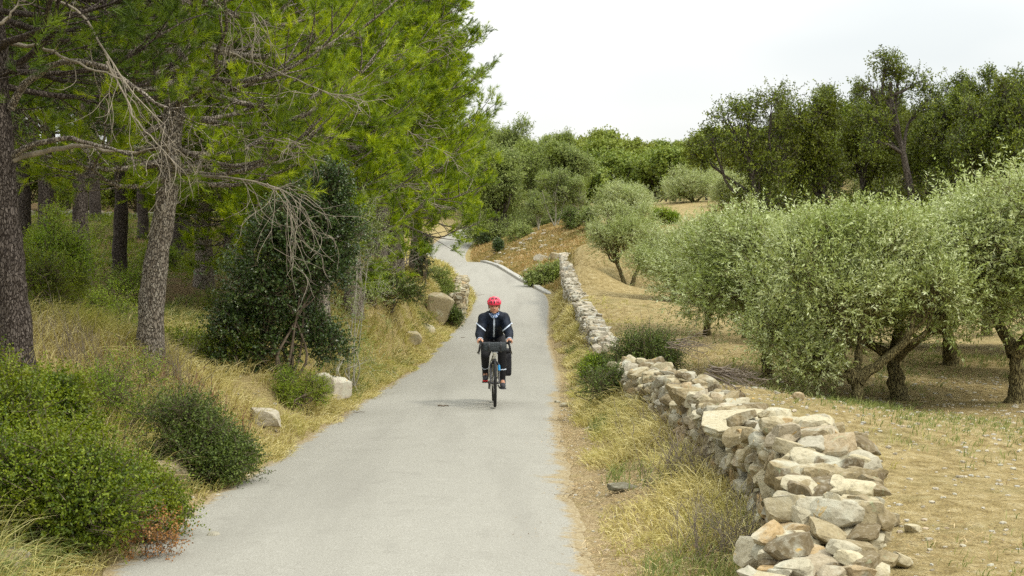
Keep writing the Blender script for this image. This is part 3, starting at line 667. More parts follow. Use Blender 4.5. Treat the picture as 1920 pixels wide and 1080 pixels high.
olive_at(2, 1265, 560, 46, 3.0, 1.05, 'olive tree between the V-trunked olive and the one sweeping to the ground')
olive_at(3, 1400, 600, 33, 4.1, 1.15, 'olive tree in the second row behind the bushy short-trunked olive')
olive_at(0, 1500, 600, 30, 5.0, 1.25, 'second-row olive tree behind the left side of the mossy forked olive')
olive_at(1, 1590, 600, 29, 1.1, 1.28, 'second-row olive tree directly behind the mossy forked olive')
olive_at(2, 1690, 600, 30, 2.9, 1.18, 'second-row olive tree behind the dark forked trunk')
olive_at(0, 1785, 600, 25.5, 3.6, (1.5, 1.5, 1.12), 'olive tree filling the gap left of the tallest olive')
olive_at(0, 2090, 700, 23, 1.2, 1.1, 'olive tree just past the right edge of the view')
olive_at(2, 1945, 600, 28, 5.2, 1.4, 'olive tree behind the tallest olive at the orchard edge')
olive_at(3, 1340, 560, 47, 1.5, 1.2, 'small far olive crown in the third row on the left')
olive_at(0, 1440, 560, 44, .2, 1.25, 'third-row olive tree below the brown bank')
olive_at(1, 1540, 560, 42, 4.4, 1.3, 'third-row olive tree showing over the orchard middle')
olive_at(2, 1640, 560, 42, 3.3, 1.2, 'third-row olive tree left of the pointed crown')
olive_at(3, 1850, 560, 36, .9, 1.35, 'third-row olive tree close behind the pointed crown')
olive_at(1, 1172, 405, 86, .3, (1.5, 1.5, 1.3), 'pale olive tree standing alone on the ochre mound', 'olive trees on the upper slope')
olive_at(2, 1302, 400, 98, 1.3, (1.4, 1.4, 1.15), 'pale olive tree at the left foot of the leaning cork oak', 'olive trees on the upper slope')
olive_at(0, 1375, 405, 92, 1.3, 1.1, 'pale olive crown glimpsed under the leaning cork oak', 'olive trees on the upper slope')
olive_at(3, 1530, 405, 90, 2.3, 1.1, 'pale olive crown glimpsed between two cork oak trunks', 'olive trees on the upper slope')
olive_at(1, 1640, 405, 84, 4.3, 1.1, 'pale olive crown left of the tall pale cork oak trunk', 'olive trees on the upper slope')
olive_at(2, 1470, 405, 96, 4.0, 1.0, 'small pale olive crown behind the shadowed oaks', 'olive trees on the upper slope')

# ---- cork oaks along the top of the orchard
def oak(seed, trunks, lobes, gap=.12, nsec=15, nsh=22, name='cork_oak', leaf='oak_leaf', L=.11, W=.06, thin=1.0, sig=.30, bark='oak_bark'):
    return broadleaf(name, seed, trunks, lobes, M[leaf], M[bark], nsec=nsec, nsh=nsh, m=6, L=L, W=W, sig=sig, slen=.3, up=.25, spread=.7, gap=gap, thin=thin)
def rl(seed, w_, h0, h1, n, s=.3):
    r = np.random.default_rng(seed); return lobes_of(0, 0, (h0 + h1) / 2, w_ / 2, w_ / 2, (h1 - h0) / 2, n, r, s)
px = lambda dx, d: dx * d / F
def skirt(w_, n, s): return [((math.cos(i * 6.28 / n) * w_ * .36, math.sin(i * 6.28 / n) * w_ * .36, s * .75), (s, s, s * .85)) for i in range(n)]
oA = oak(57, [([(.1, 0, -.3), (0, 0, .9), (-.25, 0, 2.2), (-.5, 0, 4.0)], .17), ([(.1, 0, .8), (.35, .2, 2.0), (.9, .2, 4.4)], .13)],
         [((-2.1, 0, 4.3), (.8, .7, .5)), ((-1.4, .3, 5.2), (.9, .8, .55)), ((-.5, 0, 5.5), (.8, .8, .55)), ((.5, 0, 5.9), (.95, .9, .6)), ((1.3, 0, 5.2), (.8, .8, .6)), ((-2.7, 0, 3.7), (.6, .5, .4)), ((-.8, 0, 4.2), (.9, .8, .5)), ((.5, .3, 4.6), (.9, .8, .6)), ((1.3, .3, 4.0), (.9, .8, .6)),
          ((-.2, 0, 3.2), (.8, .8, .55)), ((.9, 0, 3.0), (.9, .9, .6)), ((0, .2, 1.9), (1.1, .9, .6)), ((.9, 0, 1.6), (1.2, 1, .7)), ((-.9, 0, 1.3), (.9, .9, .7)), ((0, 0, .8), (1.4, 1, .6))], gap=.15)
oB = oak(52, [([(0, 0, -.3), (.1, 0, 1.5), (-.2, 0, 3.2)], .18), ([(0, 0, 1.2), (.5, 0, 2.4), (.7, 0, 3.8)], .12)], rl(5, 4.2, .5, 6.1, 22, .23) + skirt(3.6, 6, .8), gap=.25)
oC = oak(53, [([(0, 0, -.3), (-.05, 0, 1.5), (-.45, 0, 3.2), (-.95, 0, 4.8), (-1.0, 0, 6.0)], .17)],
         [((-1.2, 0, 6.7), (.7, .6, .45)), ((-.6, 0, 6.4), (.7, .6, .4)), ((.2, 0, 6.0), (.8, .7, .4)), ((-1.9, 0, 5.7), (.7, .6, .45)), ((-.9, 0, 5.3), (.9, .8, .45)), ((.5, 0, 5.2), (.7, .7, .5)), ((-1.7, 0, 4.6), (.8, .7, .5)), ((-2.0, 0, 3.6), (.8, .7, .5)), ((0.9, 0, 1.8), (.9, .8, .7)), ((-1.0, 0, 1.1), (1.0, .9, .7)), ((.3, 0, .8), (1.2, 1, .7))], gap=.34, thin=.8)
oD = oak(54, [([(0, 0, -.3), (.2, 0, 1.5), (.1, 0, 3.4)], .22), ([(0, 0, .8), (-.8, 0, 2.2), (-1.2, 0, 3.6)], .14)], rl(9, 5.6, .4, 6.4, 28, .20) + skirt(4.6, 7, .9), gap=.25)
gO = 'cork oaks behind the orchard'
def oak_at(p_, x, d, rz, sc, label): place(p_, G(x, 405, d), rz, (sc * 1.04, sc * 1.04, sc * (1.20 if p_ in (oB, oD) else 1.12)), label=label, cat='tree', group=gO)
oak_at(oA, 1425, 66, 0, 1.02, 'cork oak leaning left with its airy crown reaching over the olive slope')
oak_at(oB, 1535, 68, .4, 1.0, 'dense cork oak right of the leaning airy one')
oak_at(oC, 1712, 66, 0, 1.04, 'tallest cork oak, thin-crowned with a pale bare slanting trunk')
oak_at(oD, 1785, 70, .5, .92, 'dark cork oak directly right of the pale slanting trunk')
oak_at(oD, 1885, 64, 2.6, 1.05, 'broad dark cork oak at the photo\'s right edge')
oak_at(oB, 1620, 73, 2.0, .98, 'cork oak in shade behind the pale slanting trunk, to its left')
oak_at(oB, 1480, 76, 4.0, .88, 'lower cork oak between the leaning one and the dense one, further back')
oak_at(oD, 1700, 80, 4.2, .88, 'cork oak crown filling the gap behind the pale slanting trunk')
oak_at(oD, 2010, 68, 1.2, 1.1, 'cork oak cut off by the right edge of the photo')
oak_at(oD, 2160, 66, 3.2, 1.0, 'cork oak past the right edge, next along the row')
oak_at(oB, 2290, 70, 2.2, 1.0, 'outermost cork oak of the row past the right edge')
oak_at(oB, 1838, 76, 5.2, 1.1, 'cork oak standing behind the two broad dark ones')


# ---- mid-distance trees behind the bend
hB = oak(61, [([(0, 0, -.3), (.1, 0, 1.5), (0, 0, 4)], .2), ([(.1, 0, -.2), (.5, 0, 1.5), (1, 0, 3.5)], .14)], rl(14, 5.0, .2, 7.6, 34, .26) + skirt(4.6, 8, .95), gap=.03, name='holm_oak', leaf='grey_leaf', L=.15, W=.07, nsh=20, sig=.36)
hC = oak(62, [([(0, 0, -.3), (.1, 0, 2.5), (0, 0, 6)], .2)], rl(15, 4.6, .6, 9.0, 32, .24) + skirt(4.2, 7, .95), gap=.06, name='holm_oak', leaf='grey_leaf', L=.15, W=.07, nsh=18, sig=.36)
pS = oak(63, [([(0, 0, -.2), (.1, 0, 1.0), (0, 0, 3)], .07), ([(.1, 0, 0), (-.5, 0, 1.2), (-.9, 0, 2.6)], .05), ([(.1, 0, 0), (.5, 0, 1.2), (.8, 0, 2.6)], .05)], rl(16, 2.9, .9, 4.0, 14, .33), gap=.15, name='young_tree', leaf='grey_leaf', L=.12, W=.05, nsh=16, bark='pale_stem')
gM = 'trees behind the road bend'
for p_, x, y, d, rz, sc, lab in [
    (hB, 928, 452, 108, 0, (1.02, 1.0, 1.0), 'dense round grey-green tree standing where the road disappears'),
    (hC, 1000, 430, 116, 1.0, (1.0, 1.0, .93), 'tall grey-green tree behind the middle of the bend'),
    (hC, 1062, 420, 112, 2.2, (.95, .95, .82), 'grey-green tree at the right end of the bend group'),
    (hB, 965, 440, 124, 3.0, (1.0, 1.0, 1.22), 'grey-green tree further back showing over the round one'),
    (hC, 905, 440, 130, 4.0, (1.0, 1.0, 1.15), 'thin-topped tree rising beside the pine crowns'),
    (hC, 1040, 425, 128, 5.0, 1.0, 'tree behind the bend group, its top level with the tallest'),
    (pS, 1040, 432, 98, .3, 1.0, 'pale multi-stemmed young tree in front of the bend trees'),
    (pS, 1085, 430, 98, 2.3, .75, 'small young tree at the top of the orange bank'),
    (pS, 1010, 440, 102, 4.3, .7, 'low bushy young tree left of the pale-stemmed one')]:
    place(p_, G(x, y, d), rz, sc, label=lab, cat='tree', group=gM)
# ---- hillside wood: each crown a tree of its own
fA = oak(71, [([(0, 0, -.5), (0, 0, 2.5)], .2)], rl(21, 6, 1.2, 6.5, 16, .34), gap=.05, name='hillside_tree', leaf='far_leaf', L=.3, W=.17, nsec=12, nsh=14, sig=.36)
fB = oak(72, [([(0, 0, -.5), (0, 0, 2.5)], .2)], rl(22, 5, 1.0, 7.5, 15, .34), gap=.05, name='hillside_tree', leaf='far_leaf', L=.3, W=.17, nsec=12, nsh=14, sig=.36)
r = np.random.default_rng(5); FAR = []
for d in (122, 134, 146, 160, 175, 192, 212, 235):
    for x in np.arange(1085 + (d % 3) * 8, 2120, 2200 * 6 / d / 1.9):
        FAR.append((x + r.normal(0, 12), d + r.normal(0, 4)))
for d in (140, 160, 185, 210):
    for x in np.arange(700, 1085, 2200 * 6 / d / 1.5): FAR.append((x + r.normal(0, 10), d + r.normal(0, 4)))
for i, (x, d) in enumerate(FAR):
    s = r.uniform(.75, 1.1) * np.interp(x, [1080, 1250, 1600], [.98, .85, 1.05])
    place([fA, fB][i % 2], G(x, 300, d), r.uniform(0, 6), (s, s, s * r.uniform(.85, 1.1)), label='rounded green tree among the wood covering the far hillside', cat='tree', group='trees of the far hillside wood')
# ------------------------------------------------------------------ pines
def pine(seed, trunk, r0, z0, z1, Lmax, per=4, dz=.42, nsecd=11, nsh=5, m=34, nl=.10, nw=.005, leaf='needle', bark='pine_bark', dead=(0, 0, 0), azbias=None, low=.75, droop=.10, el0=.35, side_=0.0):
    """trunk: points; live whorls between z0 and z1; dead=(from, to, number). Empty > trunk, crown, dead_branch."""
    r = np.random.default_rng(seed); tb = MB(); cb = MB()
    q = smooth_path(trunk, 22); k = np.linspace(0, 1, 22); q[1:-1] += r.normal(0, r0 * .05, (20, 3)) * [1, 1, 0]
    rr = r0 * (1 - .82 * k) * (1 + .35 * np.exp(-k * 40))
    qq = smooth_path(q, 70); rq = np.interp(np.linspace(0, 1, 70), k, rr)
    V, Fc = tubes(qq, rq, 14); ax = np.repeat(qq, 14, 0); V += nrm(V - ax) * (noise3(V, 9, seed) * .10 + noise3(V, 26, seed) * .05)[:, None] * np.repeat(rq, 14)[:, None]
    tb.add(V, Fc, .5, 0, True)
    at = lambda z: np.stack([np.interp(z, q[:, 2], q[:, i]) for i in range(3)], -1)
    zb, az, L = [], [], []
    z = z0
    while z < z1:
        s = (z - z0) / (z1 - z0); n = per if s < .8 else max(3, per - 1); a0 = r.uniform(0, 6.28)
        for i in range(n):
            a = a0 + i * 6.283 / n + r.normal(0, .25)
            zb.append(z + r.normal(0, .08)); az.append(a); pf = np.interp(s, [0, .25, .6, 1], [low, 1, .8, .16])
            L.append(Lmax * pf * r.uniform(.7, 1.1) * (1 + side_ * math.cos(a)))
        z += dz
    zb, az, L = map(np.array, (zb, az, L)); NB = len(zb); st = at(zb)
    ks = np.linspace(0, 1, 9)[None]; e = el0 + .22 * ((zb - z0) / (z1 - z0))[:, None] + r.normal(0, .12, (NB, 1))
    azk = az[:, None] + np.cumsum(r.normal(0, .07, (NB, 9)), 1)
    rad = L[:, None] * ks
    B = np.stack([st[:, None, 0] + np.cos(azk) * rad, st[:, None, 1] + np.sin(azk) * rad, st[:, None, 2] + L[:, None] * (e * ks - droop * np.sin(ks * 3.14) - .12 * ks ** 2 + .16 * ks ** 4)], -1)
    V, Fc = tubes(B, (.012 + .013 * L[:, None]) * (1 - .8 * ks), 6); tb.add(V, Fc, .5, 0, True)
    # side twigs
    sp = np.tile(np.linspace(.28, 1.0, nsecd), (NB, 1)) + r.normal(0, .02, (NB, nsecd)); sp = np.clip(sp, .1, 1)
    i0 = np.minimum((sp * 8).astype(int), 7); fr_ = (sp * 8 - i0)[..., None]; bi = np.arange(NB)[:, None]
    p0 = B[bi, i0] * (1 - fr_) + B[bi, i0 + 1] * fr_; dB = nrm(B[bi, i0 + 1] - B[bi, i0])
    sgn = np.where(np.arange(nsecd) % 2 == 0, 1, -1)[None] * r.uniform(.5, 1.2, (NB, nsecd)); sgn[:, -1] = 0
    ca, sa = np.cos(sgn), np.sin(sgn)
    D = np.stack([dB[..., 0] * ca - dB[..., 1] * sa, dB[..., 0] * sa + dB[..., 1] * ca, dB[..., 2] + r.normal(.1, .22, sgn.shape)], -1)
    D = nrm(D).reshape(-1, 3); p0 = p0.reshape(-1, 3); Ls = ((L[:, None] * .42 * (1.15 - .75 * sp) + .14) * r.uniform(.7, 1.2, sp.shape)).reshape(-1)
    T2 = walk(p0, D, Ls, 6, r, .10, .02, .10)
    V, Fc = tubes(T2, np.repeat(np.linspace(.008, .003, 6)[None], len(T2), 0) * (1 + nw * 60), 4); tb.add(V, Fc, .5, 0, True)
    # shoots
    kk = r.uniform(.72, 1, (len(T2), nsh)); kk[:, 0] = 1; i1 = np.minimum((kk * 5).astype(int), 4); f1 = (kk * 5 - i1)[..., None]; ti = np.arange(len(T2))[:, None]
    sp_ = T2[ti, i1] * (1 - f1) + T2[ti, i1 + 1] * f1; sd_ = nrm(T2[ti, i1 + 1] - T2[ti, i1]).reshape(-1, 3); sp_ = sp_.reshape(-1, 3)
    sd_ = nrm(sd_ + r.normal(0, .62, sd_.shape) + [0, 0, .30]); sp_ = sp_ + r.normal(0, nl * .45, sp_.shape)
    V, Fc, rn = needles(sp_, sd_, r.uniform(.07, .2, len(sp_)) * nl / .1, m, nl, nw, r)
    cl = np.repeat(np.repeat(r.uniform(0, 1, len(T2)), nsh), m); rn = np.clip(rn * .6 + cl * .4 + (rn - .5) * .25, 0, 1)
    cb.add(V, Fc, rn)
    root = thing('pine_tree', (0, 0, 0)); tb.build('trunk', M[bark], root); cb.build('crown', M[leaf], root)
    if dead[2]:
        zs = r.uniform(dead[0], dead[1], dead[2]); A0 = r.uniform(0, 6.28, dead[2])
        db = MB(); S0 = at(zs); D0 = nrm(np.stack([np.cos(A0), np.sin(A0), r.uniform(-.15, .35, len(A0))], -1)); Ld = r.uniform(.5, .9, len(A0)) * Lmax * .8
        W1 = walk(S0, D0, Ld, 10, r, .12, .08, .1)
        for i in range(len(W1)):
            db = MB(); V, Fc = tubes(W1[i:i + 1], np.linspace(.022, .006, 10)[None], 5); db.add(V, Fc, .5, 0, True)
            twigs(db, W1[i:i + 1], r, 8, .5); db.build('dead_branch', M['dead_wood'], root)
    return root
def twigs(db, W1, r, n, L, grav=.10, th=.0045, levels=2, curl=.42):
    """curly bare twigs hanging from limbs W1 (T,K,3)"""
    W = W1
    for lv in range(levels):
        T, K, _ = W.shape; i = r.integers(K // 3, K, (T, n)); i[:, 0] = K - 1; ti = np.arange(T)[:, None]
        p0 = W[ti, i].reshape(-1, 3); d0 = nrm(W[ti, i] - W[ti, np.maximum(i - 1, 0)]).reshape(-1, 3)
        d = nrm(d0 + perp(d0, r) * r.uniform(.3, .9, (len(d0), 1)))
        W = walk(p0, d, L * (.6 ** lv) * r.uniform(.4, 1.15, len(p0)), 9, r, curl, grav, .22)
        V, Fc = tubes(W, np.repeat(np.linspace(th, th * .45, 9)[None], len(W), 0) * (.75 ** lv), 4); db.add(V, Fc, .5, 0, True)
        n = max(2, n // 2)
def dead_limb(root, pixels, d0, d1, rad, n, L, seed, grav=.12, levels=2, matn='dead_wood', label=None, th=.0045, curl=.42):
    r = np.random.default_rng(seed); k = np.linspace(0, 1, len(pixels)); pts = [P(a, b, d0 + (d1 - d0) * t) for (a, b), t in zip(pixels, k)]
    W1 = smooth_path(pts, 14)[None]; W1 = W1 + r.normal(0, .008, W1.shape); db = MB(); rr = np.linspace(rad, rad * .3, 14)[None]
    V, Fc = tubes(W1, rr, 8); db.add(V, Fc, .5, 0, True)
    if n: twigs(db, W1, r, n, L, grav, th, levels, curl)
    o = db.build('dead_branch', M[matn], root); o.matrix_parent_inverse = (Matrix.Translation(root.location) @ root.rotation_euler.to_matrix().to_4x4() @ Matrix.Diagonal((*root.scale, 1))).inverted()
    if label: o['label'] = label
    return o
def trunk_px(pts, d):      # pixel polyline at distance d -> local trunk points and the base point
    w3 = [P(a, b, d + dd) for a, b, dd in pts]; base = w3[0].copy(); base[2] = H1(base[0], base[1])
    return [np.array(p) - base - (np.array([0, 0, .25]) if i == 0 else 0) for i, p in enumerate(w3)], base
# nearest pine at the left edge
tp, b1 = trunk_px([(38, 702, 0), (20, 560, 0), (8, 420, 0), (0, 270, 0), (-15, 0, 0), (-40, -400, 0), (-60, -900, 0)], 13.5)
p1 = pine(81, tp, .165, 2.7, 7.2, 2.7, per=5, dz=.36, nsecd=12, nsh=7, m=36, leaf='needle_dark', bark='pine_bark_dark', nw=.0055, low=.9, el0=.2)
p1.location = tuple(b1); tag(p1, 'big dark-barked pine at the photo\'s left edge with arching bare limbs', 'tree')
dead_limb(p1, [(15, 298), (60, 270), (130, 257), (190, 275), (245, 290)], 13.5, 12.8, .035, 6, .55, 1, .18, 1, 'pine_bark')
dead_limb(p1, [(25, 300), (90, 282), (150, 272), (230, 287), (275, 283)], 13.5, 13.0, .03, 3, .4, 2, .15, 1, 'dead_wood')
dead_limb(p1, [(18, 205), (50, 150), (100, 115), (160, 113), (215, 135), (265, 175), (320, 205)], 13.5, 12.6, .04, 6, .7, 3, .3, 2, 'pine_bark', 'long arching bare limb sweeping right')
dead_limb(p1, [(20, 84), (70, 85), (120, 108), (180, 130), (230, 150)], 13.3, 12.5, .02, 4, .6, 4, .25, 2)
dead_limb(p1, [(105, 0), (150, 20), (185, 70), (205, 110), (250, 175), (310, 235)], 13.1, 12.5, .014, 6, .7, 5, .35, 2)
dead_limb(p1, [(-10, 50), (20, 30), (38, 0)], 12, 12, .018, 3, .3, 6, .1, 1)
dead_limb(p1, [(200, 115), (240, 190), (262, 235), (300, 270), (330, 310)], 12.8, 12.5, .011, 5, .5, 7, .4, 2)
# leaning pale pine
tp, b2 = trunk_px([(275, 662, 0), (290, 520, 0), (312, 380, 0), (318, 300, 0), (330, 180, .1), (345, 60, .1), (350, -200, .2), (352, -700, .2)], 16)
p2 = pine(82, tp, .155, 2.05, 7.5, 2.6, per=5, dz=.34, nsecd=13, nsh=8, m=38, nw=.005, low=.85, droop=.14, el0=.18)
p2.location = tuple(b2); tag(p2, 'leaning pine with pale flaking bark and bright green needles, second trunk from the left edge', 'tree')
dead_limb(p2, [(350, 331), (400, 330), (450, 334), (500, 345), (530, 357)], 15.2, 14.6, .017, 9, .85, 11, .34, 2, 'dead_wood', 'bare curly branch hanging in front of the dark holm oak', th=.0042, curl=.50)
dead_limb(p2, [(500, 345), (530, 360), (545, 385)], 14.6, 14.5, .009, 8, .75, 12, .36, 2, th=.004, curl=.50)
dead_limb(p2, [(355, 90), (420, 93), (470, 115), (540, 142), (600, 170), (640, 180)], 15.5, 14.8, .013, 8, .5, 13, .2, 2)
dead_limb(p2, [(340, 165), (380, 157), (410, 155)], 15.7, 15.5, .02, 4, .4, 14, .2, 2)
dead_limb(p2, [(352, 215), (358, 240), (375, 262), (380, 290)], 15.2, 15.0, .010, 8, .45, 15, .35, 2)
dead_limb(p2, [(420, 242), (450, 260), (500, 262), (540, 260)], 15.2, 14.8, .009, 10, .4, 16, .2, 2)
dead_limb(p2, [(400, 0), (430, 30), (470, 20)], 15, 14.5, .012, 9, .6, 17, .3, 2)
dead_limb(p2, [(240, 150), (290, 210), (310, 260), (340, 300)], 14.4, 14.4, .009, 4, .45, 18, .3, 2)
# the bright group over the road
gp = 'pines of the roadside grove'
pG1 = pine(83, [(0, 0, -.3), (.15, 0, 1.5), (.3, .1, 4), (.35, 0, 7), (.3, 0, 10.5)], .20, 2.0, 10.3, 1.95, per=6, dz=.46, nsecd=10, nsh=9, m=26, nl=.13, nw=.011, dead=(1.7, 5.5, 12), low=1.08, el0=.06, side_=.12)
pG2 = pine(84, [(0, 0, -.3), (-.1, 0, 2), (.1, .1, 5), (.1, 0, 8), (0, 0, 11)], .20, 2.8, 10.6, 1.95, per=6, dz=.48, nsecd=10, nsh=9, m=26, nl=.13, nw=.011, dead=(1.9, 5.5, 9), low=.85, el0=.10)
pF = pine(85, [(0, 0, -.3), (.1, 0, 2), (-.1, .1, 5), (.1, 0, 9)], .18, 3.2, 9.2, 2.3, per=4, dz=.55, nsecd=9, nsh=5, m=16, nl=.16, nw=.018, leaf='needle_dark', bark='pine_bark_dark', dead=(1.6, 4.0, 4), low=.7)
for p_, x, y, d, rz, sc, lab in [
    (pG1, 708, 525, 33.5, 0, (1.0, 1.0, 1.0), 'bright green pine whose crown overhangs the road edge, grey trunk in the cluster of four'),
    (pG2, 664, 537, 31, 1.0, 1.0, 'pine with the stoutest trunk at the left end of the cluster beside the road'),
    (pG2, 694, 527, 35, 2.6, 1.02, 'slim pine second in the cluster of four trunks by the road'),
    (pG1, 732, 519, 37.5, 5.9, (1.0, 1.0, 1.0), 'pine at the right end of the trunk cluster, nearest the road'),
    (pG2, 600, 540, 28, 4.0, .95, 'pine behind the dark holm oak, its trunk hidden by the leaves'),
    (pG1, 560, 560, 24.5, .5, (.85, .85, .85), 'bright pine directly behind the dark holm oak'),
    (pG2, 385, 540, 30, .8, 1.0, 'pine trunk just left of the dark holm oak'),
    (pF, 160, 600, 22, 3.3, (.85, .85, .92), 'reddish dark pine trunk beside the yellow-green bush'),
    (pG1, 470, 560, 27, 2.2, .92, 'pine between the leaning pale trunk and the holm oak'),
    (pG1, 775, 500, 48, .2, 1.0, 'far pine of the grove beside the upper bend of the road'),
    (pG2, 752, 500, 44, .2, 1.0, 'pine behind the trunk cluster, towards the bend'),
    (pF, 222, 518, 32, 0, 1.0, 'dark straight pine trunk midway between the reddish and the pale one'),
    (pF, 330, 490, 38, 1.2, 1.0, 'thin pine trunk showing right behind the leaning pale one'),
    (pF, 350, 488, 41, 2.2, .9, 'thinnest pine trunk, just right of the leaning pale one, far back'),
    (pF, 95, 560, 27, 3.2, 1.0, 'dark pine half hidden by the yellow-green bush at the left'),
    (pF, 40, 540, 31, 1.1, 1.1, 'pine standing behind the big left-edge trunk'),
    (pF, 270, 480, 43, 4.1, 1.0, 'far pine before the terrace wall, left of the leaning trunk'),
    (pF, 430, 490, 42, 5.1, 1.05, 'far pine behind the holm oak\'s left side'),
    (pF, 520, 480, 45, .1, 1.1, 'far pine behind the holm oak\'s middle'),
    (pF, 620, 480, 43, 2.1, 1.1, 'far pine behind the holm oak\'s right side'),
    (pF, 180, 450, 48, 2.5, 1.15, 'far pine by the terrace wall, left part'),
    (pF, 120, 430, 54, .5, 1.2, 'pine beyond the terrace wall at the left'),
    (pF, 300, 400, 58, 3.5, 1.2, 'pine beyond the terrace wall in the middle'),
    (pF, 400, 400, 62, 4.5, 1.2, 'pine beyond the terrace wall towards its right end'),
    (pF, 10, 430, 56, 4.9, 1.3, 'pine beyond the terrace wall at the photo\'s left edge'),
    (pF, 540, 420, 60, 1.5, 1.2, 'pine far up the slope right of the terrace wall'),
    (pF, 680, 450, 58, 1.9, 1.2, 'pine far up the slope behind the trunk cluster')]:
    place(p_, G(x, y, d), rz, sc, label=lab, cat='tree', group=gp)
r = np.random.default_rng(15)
for i in range(34):
    d = 62 + (i % 17) * 2.2; place(pF, G(-120 + (i // 17) * 30 + (i % 17) * 53 + r.normal(0, 12), 400, d), r.uniform(0, 6), r.uniform(1.1, 1.4), label='pine deep in the wood above the terrace wall, mostly hidden by nearer crowns', cat='tree', group='pines deep in the wood')

for k_, (pts, n_, L_) in enumerate([([(712, 105), (770, 92), (812, 72)], 5, .6), ([(750, 112), (800, 100), (845, 75)], 5, .6), ([(665, 196), (700, 190), (740, 195), (775, 215)], 7, .7), ([(725, 280), (760, 286), (800, 270), (832, 285)], 8, .6),
    ([(700, 345), (750, 370), (792, 378)], 7, .7), ([(690, 335), (740, 352), (790, 350)], 7, .7), ([(640, 120), (610, 50), (575, 20)], 6, .8), ([(600, 300), (640, 290), (690, 300)], 7, .7), ([(720, 220), (760, 240), (790, 262)], 6, .6)]):
    dead_limb(bpy.data.objects['pine_tree.003'], pts, 30.0, 29.6, .024, n_, L_, 60 + k_, .12, 2, th=.009)
for i, (x, y) in enumerate([(-9, 9), (-13, 6), (-11, 14), (-16, 11), (-8.5, 3), (-20, 18), (-14, 21), (-24, 26), (-19, 30), (-28, 36), (-12, -2), (-17, 2)]):  # unseen pines added to keep sky light off the wood floor
    place(pF, (x, y, H1(x, y)), i * 1.3, 1.05 + .03 * (i % 4), label='unseen pine added left of the view, its crown shading the wood', cat='tree', group='unseen pines added to shade the wood')
# ------------------------------------------------------------------ shrubs and bushes
def bush(name, px_, py_, d, lobes, seed, leaf, stem, label, L=.03, W=.016, nsec=10, nsh=14, m=9, sig=.42, slen=.12, up=.35, spread=.65, nst=9, cat='shrub', z=None, rad=.014, gap=0, thin=1.0, extra=None):
    r = np.random.default_rng(seed)
    tr = [([(r.normal(0, .06), r.normal(0, .06), -.05), (r.normal(0, .2), r.normal(0, .15), lobes[0][0][2] * .6), (lobes[i % len(lobes)][0][0] * .7, lobes[i % len(lobes)][0][1] * .7, lobes[i % len(lobes)][0][2] * .9)], rad * r.uniform(.7, 1.2)) for i in range(nst)]
    o = broadleaf(name, seed, tr, lobes, M[leaf], M[stem], nsec=nsec, nsh=nsh, m=m, L=L, W=W, sig=sig, slen=slen, up=up, spread=spread, limb_r=.6, gap=gap, thin=thin)
    o.location = tuple(G(px_, py_, d)); tag(o, label, cat)
    ch = {c.name.split('.')[0]: c for c in o.children}; ch['trunk'].name = 'stems'; ch['crown'].name = 'foliage'
    return o
def lump(w_, dp, h, n, seed, s=.38, z0=.1):
    r = np.random.default_rng(seed); return lobes_of(0, 0, h * .5, w_ / 2, dp / 2, h * .5, n, r, s)
bush('holm_oak', 532, 652, 19.5, [((x, y, z), (s, s, s)) for x, y, z, s in [(-.55, 0, .5, .42), (-.35, .1, .95, .42), (-.5, .1, 1.4, .40), (-.2, 0, 1.8, .38), (.15, .1, 2.1, .38), (.5, .2, 2.35, .40), (.2, .1, 1.6, .4), (.45, .1, 1.9, .4), (.6, .3, 1.5, .35), (-.15, -.1, 1.3, .36), (-.75, .1, .9, .3), (.55, .2, 2.7, .28), (-.2, .1, .45, .35), (-.75, 0, .25, .28), (.75, .3, 2.1, .3), (-.1, .1, 2.2, .3), (.3, .3, .9, .26), (.5, .5, .5, .3)]],
     91, 'holm_leaf', 'stem', 'dark glossy holm oak bush with several thin stems in front of the pines', L=.037, W=.026, nsec=18, nsh=30, m=9, cat='tree', nst=10, rad=.022, sig=.34)
bush('shrub', 662, 640, 23, [((x, y, z), (s, s * .8, s)) for x, y, z, s in [(-.2, 0, .6, .45), (.2, 0, .5, .4), (-.1, 0, 1.2, .45), (.25, .1, 1.6, .42), (.1, .1, 2.1, .4), (.35, .2, 2.5, .35), (.1, .2, 2.9, .32)]],
     92, 'grey_leaf', 'pale_stem', 'tall loose grey-green shrub between the holm oak and the pine cluster', L=.03, W=.013, nsec=14, nsh=13, m=9, thin=.8, gap=.1)
bush('shrub', 728, 625, 32, lump(1.5, .9, .8, 12, 3), 93, 'bramble_leaf', 'stem', 'dark green low shrub spilling down the grassy bank', L=.035, W=.02)
bush('shrub', 700, 590, 31.5, lump(.5, .5, 1.0, 8, 4), 94, 'lime_leaf', 'stem', 'narrow vivid green shrub on the bank beside the dark low one', L=.035, W=.016, up=.8)
bush('shrub', 832, 570, 51, lump(1.5, 1.2, 1.9, 18, 5), 95, 'grey_leaf', 'stem', 'round dense grey-green shrub on the left bank beside the bend', L=.05, W=.025, nsh=18)
bush('shrub', 792, 545, 47, lump(.8, .8, 1.7, 10, 6, .33), 96, 'holm_leaf', 'stem', 'dark sparse shrub left of the round grey-green one', L=.05, W=.03, gap=.2)
bush('shrub', 852, 590, 46, lump(.6, .6, .9, 8, 7), 97, 'bramble_leaf', 'stem', 'small dark green shrub below the retaining wall', L=.04, W=.022)
bush('shrub', 745, 525, 36, lump(1.2, .8, .5, 8, 8), 98, 'bush_leaf', 'stem', 'small leafy clump at the foot of the pine cluster', L=.04, W=.02)
